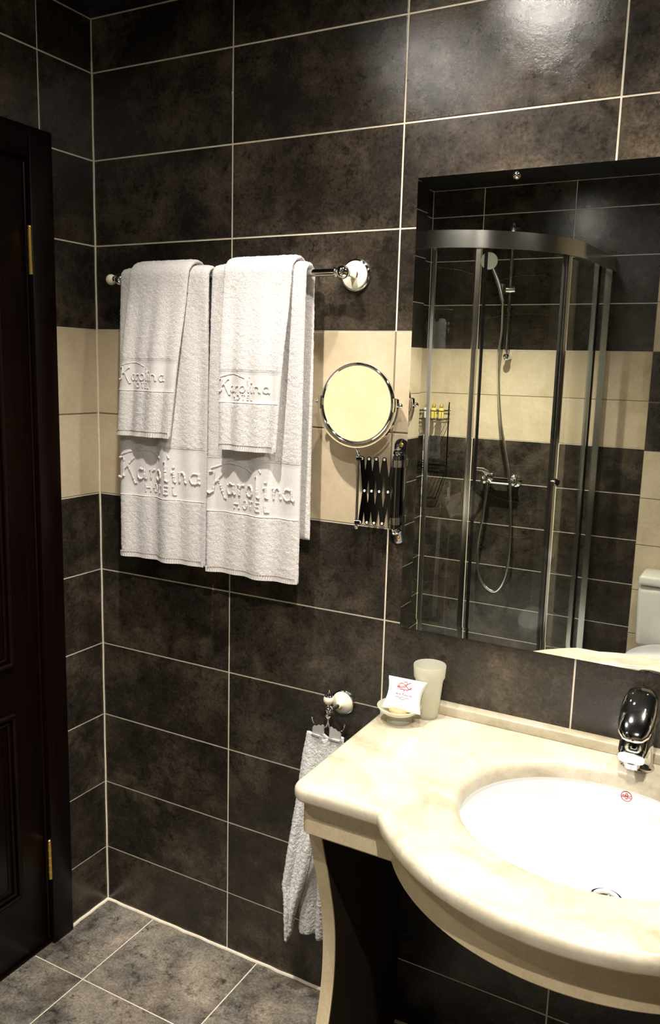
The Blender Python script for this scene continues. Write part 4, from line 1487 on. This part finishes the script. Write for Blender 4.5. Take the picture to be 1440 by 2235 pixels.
# ------------------------------------------------------------------ clip hook with face towel
def towel_hook():
    t = thing('towel_clip_hook', 'chrome and cream porcelain wall hook with two towel clips beside the washstand', 'hook', (0.81, 0, 0.836))
    fix(MB().lathe([(0.0320, 0.0), (0.0325, 0.004), (0.0310, 0.0075), (0.028, 0.009)], (0.809, 0, 0.836), (0, -1, 0), 40).build('rosette_ring', M['chrome'], t))
    fix(MB().lathe([(0.0285, 0.008), (0.0275, 0.012), (0.023, 0.017), (0.015, 0.022), (0.0085, 0.027), (0.007, 0.032)], (0.809, 0, 0.836), (0, -1, 0), 40).build('porcelain_cup', M['porcelain'], t))
    sx, sy = 0.797, -0.060
    fix(MB().tube([(0.809, -0.028, 0.836), (0.803, -0.045, 0.834), (sx, sy, 0.834)], 0.0055, 14).build('arm', M['chrome'], t))
    fix(MB().lathe([(0.0025, -0.030), (0.0045, -0.029), (0.0060, -0.0245), (0.0105, -0.020), (0.0115, -0.014), (0.0085, -0.008), (0.0105, -0.004), (0.0080, 0.001), (0.0045, 0.004), (0.0045, 0.010)],
                   (sx, sy, 0.839), n=28).build('turned_stem', M['chrome'], t))
    fix(MB().sphere((sx, sy, 0.8595), 0.0135, 24).build('porcelain_bead', M['porcelain'], t))
    fix(MB().lathe([(0.0105, 0.0), (0.0110, 0.003), (0.0060, 0.008), (0.0030, 0.013), (0.0034, 0.0155), (0.0022, 0.018), (0.0005, 0.0185)], (sx, sy, 0.868), n=24).build('finial', M['chrome'], t))
    # two wires and the clips
    for s in (-1, 1):
        pts = [(sx, sy, 0.812), (sx + s * 0.001, sy, 0.800), (sx + s * 0.004, sy, 0.789), (sx + s * 0.010, sy - 0.001, 0.785), (sx + s * 0.016, sy - 0.002, 0.788)]
        fix(MB().tube(pts, 0.0021, 10).build('wire', M['chrome'], t))
        cx_ = sx + s * 0.024
        # spring clip: a folded crest and two jaws
        mb = MB()
        prof = [(-0.016, 0.0), (-0.012, 0.004), (-0.006, 0.0015), (0.0, 0.0045), (0.006, 0.0015), (0.012, 0.004), (0.016, 0.0)]
        for lay in (-1, 1):
            poly = [(-0.0145, -0.022), (0.0145, -0.022)] + [(a, b) for a, b in prof[::-1]]
            mb.prism(poly, 0.0, 0.0014, lambda u, v, d, lay=lay: (cx_ + u, sy - 0.006 + lay * (0.0015 + 0.0032 * (1 - min(1, max(0, (v + 0.022) / 0.02)) )) - lay * d * 0.5, 0.786 + v - s * 0.010 * u / 0.03))
        clip = fix(mb.build('clip', M['satin_bright'], t, smooth=False))
        fix(MB().tube([(cx_ + s * 0.014, sy, 0.786), (cx_ + s * 0.019, sy, 0.792), (cx_ + s * 0.0215, sy, 0.799)], 0.0018, 8).sphere((cx_ + s * 0.022, sy, 0.8015), 0.0034, 12).build('clip_ear', M['chrome'], clip))
        fix(MB().box((cx_ - 0.0158, sy - 0.0135, 0.7610), (cx_ + 0.0158, sy - 0.0105, 0.7660)).build('clip_jaw', M['satin_bright'], clip, bevel=0.0006))
towel_hook()

def face_towel():
    t = thing('face_towel', 'white face towel hanging from the two clips beside the washstand leg', 'towel', (0.76, -0.06, 0.77))
    g = np.random.default_rng(11)
    def sheet(left, right, zb_left, zb_right, yoff, folds, th, name):
        nu, ns = 58, 200
        u = np.linspace(0, 1, nu)
        s = np.linspace(0, 1, ns)
        U, S = np.meshgrid(u, s, indexing='ij')
        zbot = zb_left + (zb_right - zb_left) * U
        Z = 0.765 - 0.012 * np.cos(PI * (2 * U - 1)) ** 2 * (np.abs(U - 0.5) < 0.25) * (1 - S) ** 8 + (zbot - 0.765) * S
        zl = np.array([a for a, b in left])[::-1]
        xl = np.array([b for a, b in left])[::-1]
        zr = np.array([a for a, b in right])[::-1]
        xr = np.array([b for a, b in right])[::-1]
        X0, X1 = np.interp(Z, zl, xl), np.interp(Z, zr, xr)
        X = X0 + (X1 - X0) * U
        Y = yoff(Z) + 0 * U
        for A, kx, ph, sl in folds:
            Y = Y + A * np.sin(2 * PI * (kx * U + sl * S) + ph) * (0.25 + 0.75 * smooth01(S / 0.35))
        P = np.stack([X, Y, Z], -1)
        dU = np.gradient(P, axis=0)
        dS = np.gradient(P, axis=1)
        n = np.cross(dU, dS)
        n /= np.linalg.norm(n, axis=-1, keepdims=True) + 1e-12
        n *= np.where(n[..., 1:2] > 0, -1, 1)
        k = 0.15 + 0.85 * np.sqrt(np.clip(1 - np.abs(2 * U - 1) ** 12, 0, 1)) * np.sqrt(np.clip(1 - S ** 90, 0, 1))
        j = lambda: g.normal(0, 0.00065, U.shape)
        a = P + n * (th / 2 * k + j())[..., None]
        b = P - n * (th / 2 * k + j())[..., None]
        a[..., 0] += j()
        V = np.concatenate([a.reshape(-1, 3), b.reshape(-1, 3)])
        nn = nu * ns
        ids = np.arange(nn).reshape(nu, ns)
        F = [grid_faces(nu, ns, 0, True), grid_faces(nu, ns, nn)]
        for idx, fl in ((ids[0], True), (ids[-1], False), (ids[:, 0], False), (ids[:, -1], True)):
            q = np.stack([idx[:-1], idx[1:], idx[1:] + nn, idx[:-1] + nn], -1)
            F.append(q[:, ::-1] if fl else q)
        return fix(np_mesh(name, V, np.concatenate(F), M['terry_face'], t))
    # rear fold, then the front fold that ends in a point
    sheet([(0.78, 0.752), (0.60, 0.738), (0.35, 0.716), (0.10, 0.712)], [(0.78, 0.838), (0.6, 0.842), (0.35, 0.84), (0.10, 0.838)], 0.190, 0.200,
          lambda z: -0.050 + 0 * z, [(0.011, 2.6, 1.2, 0.0), (0.004, 4.4, 0.4, 0.2)], 0.008, 'rear_fold')
    sheet([(0.78, 0.742), (0.70, 0.728), (0.50, 0.705), (0.33, 0.684), (0.30, 0.690), (0.26, 0.694), (0.10, 0.706)],
          [(0.78, 0.836), (0.60, 0.826), (0.47, 0.772), (0.41, 0.762), (0.33, 0.744), (0.25, 0.722), (0.20, 0.713), (0.10, 0.710)], 0.168, 0.196,
          lambda z: -0.064 - 0.010 * np.clip((0.74 - z) / 0.3, 0, 1), [(0.006, 1.5, 2.4, 0.15), (0.003, 3.1, 0.4, 0.3)], 0.008, 'front_fold')
face_towel()

# ------------------------------------------------------------------ shower (seen in the mirror)
SZ = 2.185     # top of the enclosure
TRAY = 0.14
def plan(n=40):
    pts = [(0.0, -1.40), (0.38, -1.40)]
    for k in range(1, n + 1):
        a = PI / 2 - (PI / 2) * k / n
        pts.append((0.38 + 0.52 * math.cos(a), -1.98 + 0.58 * math.sin(a)))
    pts.append((0.925, -DEPTH))
    return pts
PL = plan()
def plan_slice(f0, f1, inset=0.0):
    """points of the plan between two fractions of its length"""
    L = [0.0]
    for a, b in zip(PL[:-1], PL[1:]):
        L.append(L[-1] + math.hypot(b[0] - a[0], b[1] - a[1]))
    tot = L[-1]
    fs = sorted(set([f0, f1] + [l / tot for l in L if f0 < l / tot < f1]))
    out = []
    for f in fs:
        d = f * tot
        for i in range(len(PL) - 1):
            if L[i + 1] >= d - 1e-9:
                k = (d - L[i]) / max(L[i + 1] - L[i], 1e-9)
                x = PL[i][0] + (PL[i + 1][0] - PL[i][0]) * k
                y = PL[i][1] + (PL[i + 1][1] - PL[i][1]) * k
                tx, ty = PL[i + 1][0] - PL[i][0], PL[i + 1][1] - PL[i][1]
                ll = math.hypot(tx, ty)
                nx, ny = -ty / ll, tx / ll       # towards the room
                out.append((x - nx * inset, y - ny * inset))
                break
    return out
def frac_at(px, py):
    best = (9, 0)
    tot = 0
    Ls = [0]
    for a, b in zip(PL[:-1], PL[1:]):
        Ls.append(Ls[-1] + math.hypot(b[0] - a[0], b[1] - a[1]))
    for i in range(len(PL) - 1):
        for k in range(21):
            x = PL[i][0] + (PL[i + 1][0] - PL[i][0]) * k / 20
            y = PL[i][1] + (PL[i + 1][1] - PL[i][1]) * k / 20
            d = math.hypot(x - px, y - py)
            if d < best[0]:
                best = (d, (Ls[i] + (Ls[i + 1] - Ls[i]) * k / 20) / Ls[-1])
    return best[1]

tray = tag(MB().prism([(0.002, -DEPTH + 0.002)] + [(max(x, 0.002), max(y, -DEPTH + 0.002)) for x, y in plan_slice(0, 1, -0.02)], 0.0, TRAY, lambda u, v, d: (u, v, d)).build('shower_tray', M['ceramic'], None, bevel=0.012, seg=3),
           'white quadrant shower tray under the glass enclosure', 'shower tray')
enc = thing('shower_enclosure', 'curved glass quadrant shower enclosure with chrome frame seen in the wall mirror', 'shower', (0.45, -1.95, TRAY))
def strip_along(name, z0, z1, f0, f1, d0, d1, mat, parent=enc, bevel=0):
    a, b = plan_slice(f0, f1, d0), plan_slice(f0, f1, d1)
    a[0], b[0] = a[0], b[0]
    vs, fs = [], []
    n = len(a)
    for p, q in zip(a, b):
        vs += [(p[0], p[1], z0), (q[0], q[1], z0), (q[0], q[1], z1), (p[0], p[1], z1)]
    for i in range(n - 1):
        for k in range(4):
            k2 = (k + 1) % 4
            fs.append((i * 4 + k, i * 4 + k2, (i + 1) * 4 + k2, (i + 1) * 4 + k))
    fs += [(0, 1, 2, 3), tuple((n - 1) * 4 + k for k in range(4))]
    return fix(MB().add(vs, fs).build(name, mat, parent, sh=30))
E0, E1 = 0.004, 0.996
strip_along('top_rail', SZ - 0.058, SZ, E0, E1, -0.016, 0.022, M['rail_metal'])
strip_along('rail_bead', SZ - 0.066, SZ - 0.052, E0, E1, -0.022, -0.014, M['rail_metal'])
strip_along('bottom_rail', TRAY, TRAY + 0.035, E0, E1, -0.012, 0.016, M['chrome'])
def post(x, y, wd, mat=M['chrome_soft'], inset=0.0, depth=0.02, name='post'):
    f = frac_at(x, y)
    L = 1.9
    return strip_along(name, TRAY + 0.03, SZ - 0.05, max(E0, f - wd / 2 / L), min(E1, f + wd / 2 / L), inset, inset + depth, mat)
fA, fB, fC, fD = frac_at(0.445, -1.405), frac_at(0.605, -1.46), frac_at(0.875, -1.80), frac_at(0.90, -2.22)
strip_along('glass_pane', TRAY + 0.03, SZ - 0.05, E0 + 0.01, fA, 0.006, 0.010, M['shower_glass'])
strip_along('glass_pane', TRAY + 0.03, SZ - 0.05, fA, fB, 0.006, 0.010, M['shower_glass'])
strip_along('glass_door', TRAY + 0.03, SZ - 0.05, fB, fC, -0.006, -0.002, M['shower_glass'])
strip_along('glass_pane', TRAY + 0.03, SZ - 0.05, fC, fD, 0.006, 0.010, M['shower_glass'])
strip_along('glass_pane', TRAY + 0.03, SZ - 0.05, fD, E1 - 0.01, 0.006, 0.010, M['shower_glass'])
post(0.445, -1.405, 0.014)
post(0.605, -1.46, 0.020, inset=-0.006)
post(0.875, -1.80, 0.022, inset=-0.008)
post(0.90, -2.22, 0.014)
post(0.924, -2.455, 0.030, inset=-0.008, depth=0.03)
post(0.02, -1.40, 0.030, inset=-0.008, depth=0.03)
for qx, qy in ((0.632, -1.475), (0.862, -1.775), (0.905, -2.25)):
    post(qx, qy, 0.012, M['black_plastic'], -0.004, 0.012, 'door_seal')
fix(MB().lathe([(0.008, 0), (0.008, 0.016), (0.015, 0.018), (0.016, 0.034), (0.013, 0.038)], (0.873, -1.775, 1.195), (0.8, 0.6, 0), 20).build('door_knob', M['chrome'], enc))

# hand shower on a slide bar
sh = thing('hand_shower', 'chrome hand shower on a slide bar with hose inside the glass enclosure', 'shower head', (0.448, -DEPTH, 1.71))
bx, by = 0.449, -DEPTH + 0.055
fix(MB().tube([(bx, by, 1.70), (bx, by, 2.36)], 0.0095, 16).build('slide_bar', M['chrome'], sh))
for z in (1.715, 2.335):
    fix(MB().tube([(bx, -DEPTH, z), (bx, by, z)], [0.016, 0.011], 14).sphere((bx, by, z), 0.018, 16).build('bar_bracket', M['chrome'], sh))
fix(MB().tube([(bx + 0.025, by, 2.045), (bx - 0.05, by + 0.02, 2.045)], 0.016, 16).tube([(bx - 0.03, by + 0.03, 2.02), (bx - 0.03, by + 0.03, 2.07)], 0.018, 16).build('slider', M['chrome'], sh))
fix(MB().tube([(bx - 0.020, by + 0.045, 1.985), (bx - 0.045, by + 0.05, 2.07), (bx - 0.080, by + 0.06, 2.155)], [0.011, 0.013, 0.012], 16).build('handle', M['chrome_soft'], sh))
fix(MB().lathe([(0.012, -0.022), (0.030, -0.010), (0.042, 0.002), (0.042, 0.010), (0.038, 0.013)], (bx - 0.090, by + 0.075, 2.180), (0.15, 0.9, -0.35), 28).build('head', M['toilet'], sh))
def bez(pts, n=14):
    # Catmull-Rom through the points
    P = [Vector(p) for p in pts]
    P = [P[0] * 2 - P[1]] + P + [P[-1] * 2 - P[-2]]
    out = []
    for i in range(1, len(P) - 2):
        for k in range(n):
            t = k / n
            a, b, c, d = P[i - 1], P[i], P[i + 1], P[i + 2]
            out.append(0.5 * ((2 * b) + (c - a) * t + (2 * a - 5 * b + 4 * c - d) * t * t + (3 * b - a - 3 * c + d) * t ** 3))
    out.append(P[-2])
    return out
hy = -DEPTH + 0.085
hose = bez([(bx - 0.020, by + 0.045, 1.985), (bx - 0.022, hy, 1.85), (bx - 0.030, hy, 1.70), (bx + 0.0, hy, 1.40), (bx + 0.065, hy, 1.10), (bx + 0.085, hy, 0.80), (bx + 0.075, hy, 0.60), (bx + 0.02, hy, 0.50),
            (bx - 0.06, hy, 0.56), (bx - 0.085, hy, 0.72), (bx - 0.065, hy, 0.90), (bx - 0.05, hy, 1.045)], 16)
fix(MB().tube(hose, [0.0070 + 0.0006 * (i % 2) for i in range(len(hose))], 10).build('hose', M['chrome_soft'], sh))

mixr = thing('shower_mixer', 'chrome shower mixer tap on the dark tiles behind the shower hose', 'tap', (0.45, -DEPTH, 1.085))
fix(MB().tube([(0.375, -DEPTH + 0.06, 1.085), (0.525, -DEPTH + 0.06, 1.085)], 0.021, 20).build('body', M['chrome'], mixr))
for x in (0.375, 0.525):
    fix(MB().lathe([(0.032, 0), (0.032, 0.006), (0.020, 0.012), (0.014, 0.05)], (x, -DEPTH, 1.085), (0, 1, 0), 24).build('wall_flange', M['chrome'], mixr))
    fix(MB().sphere((x, -DEPTH + 0.06, 1.085), 0.024, 16).build('end_cap', M['chrome'], mixr))
lv = fix(MB().lathe([(0.026, 0.0), (0.027, 0.02), (0.020, 0.034), (0.001, 0.038)], (0.405, -DEPTH + 0.06, 1.09), (-0.1, 0.5, 0.8), 24).build('cartridge_cap', M['chrome'], mixr))
fix(MB().tube([(0.405, -DEPTH + 0.08, 1.125), (0.375, -DEPTH + 0.12, 1.145), (0.345, -DEPTH + 0.16, 1.15)], [0.013, 0.012, 0.008], 14).build('lever', M['chrome'], mixr))
fix(MB().tube([(0.399, -DEPTH + 0.085, 1.075), (0.399, -DEPTH + 0.085, 1.035)], 0.011, 14).build('hose_outlet', M['chrome'], mixr))

# wire caddy in the shower corner
cad = thing('shower_caddy', 'two-tier black wire corner caddy in the shower', 'shelf', (0.012, -DEPTH + 0.02, 1.10))
def caddy():
    y0 = -DEPTH + 0.012
    x0, x1, dpt = 0.012, 0.150, 0.105
    for x in (x0 + 0.006, x1 - 0.006):
        fix(MB().tube([(x, y0 + 0.004, 1.10), (x, y0 + 0.004, 1.475)], 0.0032, 8).build('upright', M['dark_chrome'], cad))
    for z, hgt in ((1.385, 0.045), (1.115, 0.040)):
        for zz in (z, z + hgt):
            r = [(x0, y0 + 0.003, zz), (x1, y0 + 0.003, zz), (x1, y0 + dpt, zz), (x0, y0 + dpt, zz)]
            for k in range(4):
                fix(MB().tube([r[k], r[(k + 1) % 4]], 0.0028, 8).build('rim_wire', M['dark_chrome'], cad))
        for k in range(7):
            x = x0 + (x1 - x0) * (k + 0.5) / 7
            fix(MB().tube([(x, y0 + 0.003, z), (x, y0 + dpt, z), (x, y0 + dpt, z + hgt)], 0.0016, 6).build('basket_wire', M['dark_chrome'], cad))
caddy()
for k, (mt, cp) in enumerate((('clear_gel', 'gold_cap'), ('shampoo', 'gold_cap'), ('shampoo', 'gold_cap'))):
    bo = thing('toiletry_bottle', ('pale gel bottle on the wire caddy in the shower, leftmost of three', 'yellow toiletry bottle on the wire caddy, middle of three', 'yellow toiletry bottle on the wire caddy, rightmost of three')[k],
               'bottle', (0.035 + 0.042 * k, -DEPTH + 0.065, 1.3880), 'bottles on the shower caddy')
    MB().lathe([(0.012, 0), (0.0145, 0.002), (0.0150, 0.03), (0.0145, 0.050), (0.009, 0.056)], n=20).build('bottle_body', M[mt], bo)
    MB().lathe([(0.009, 0.056), (0.0105, 0.057), (0.0105, 0.070), (0.007, 0.075), (0.001, 0.077)], n=20).build('cap', M[cp], bo)

# toilet against the projecting wall
def toilet():
    yw = -DEPTH + JUT
    t = thing('toilet', 'pale grey ceramic toilet with cistern seen at the right of the wall mirror', 'toilet', (1.385, yw, 0))
    def rr(cx, cy, hw, hd, z0, z1, taper, name, bev, par=t):
        mb = MB()
        a, b = 1 - taper, 1.0
        vs = [(cx - hw * a, cy - hd * a, z0), (cx + hw * a, cy - hd * a, z0), (cx + hw * a, cy + hd * a, z0), (cx - hw * a, cy + hd * a, z0),
              (cx - hw, cy - hd, z1), (cx + hw, cy - hd, z1), (cx + hw, cy + hd, z1), (cx - hw, cy + hd, z1)]
        mb.add(vs, [(0, 3, 2, 1), (4, 5, 6, 7), (0, 1, 5, 4), (1, 2, 6, 5), (2, 3, 7, 6), (3, 0, 4, 7)])
        return fix(mb.build(name, M['toilet'], par, bevel=bev, seg=4))
    cis = rr(1.385, yw + 0.095, 0.187, 0.085, 0.385, 0.685, 0.05, 'cistern', 0.03)
    lid = rr(1.385, yw + 0.095, 0.182, 0.090, 0.690, 0.735, -0.02, 'cistern_lid', 0.014)
    fix(MB().lathe([(0.022, 0), (0.022, 0.006), (0.018, 0.009)], (1.385, yw + 0.095, 0.735), n=24).build('flush_button', M['chrome'], lid))
    m = 48
    prof = [(0.09, 0.0, 0.30), (0.085, 0.10, 0.32), (0.10, 0.20, 0.36), (0.15, 0.30, 0.40), (0.175, 0.365, 0.43), (0.18, 0.395, 0.435), (0.165, 0.40, 0.425), (0.13, 0.395, 0.37), (0.10, 0.30, 0.31), (0.05, 0.22, 0.29)]
    vs, fs = [], []
    for r, z, cyo in prof:
        for k in range(m):
            a = 2 * PI * k / m
            vs.append((1.385 + r * math.cos(a), yw + cyo - 0.02 + r * 1.30 * math.sin(a), z))
    for i in range(len(prof) - 1):
        for k in range(m):
            fs.append((i * m + k, i * m + (k + 1) % m, (i + 1) * m + (k + 1) % m, (i + 1) * m + k))
    fs += [tuple(range(m - 1, -1, -1)), tuple((len(prof) - 1) * m + k for k in range(m))]
    fix(sharp(mesh_obj('bowl', vs, fs, M['toilet'], t), 60))
    vs, fs = [], []
    for z, q in ((0.402, 1.0), (0.412, 1.02), (0.424, 1.01), (0.430, 0.95)):
        for k in range(m):
            a = 2 * PI * k / m
            vs.append((1.385 + 0.183 * q * math.cos(a), yw + 0.415 + 0.235 * q * math.sin(a), z))
    for i in range(3):
        for k in range(m):
            fs.append((i * m + k, i * m + (k + 1) % m, (i + 1) * m + (k + 1) % m, (i + 1) * m + k))
    fs += [tuple(range(m - 1, -1, -1)), tuple(3 * m + k for k in range(m))]
    fix(sharp(mesh_obj('seat_lid', vs, fs, M['ceramic'], t), 50))
toilet()

bpy.context.view_layer.update()
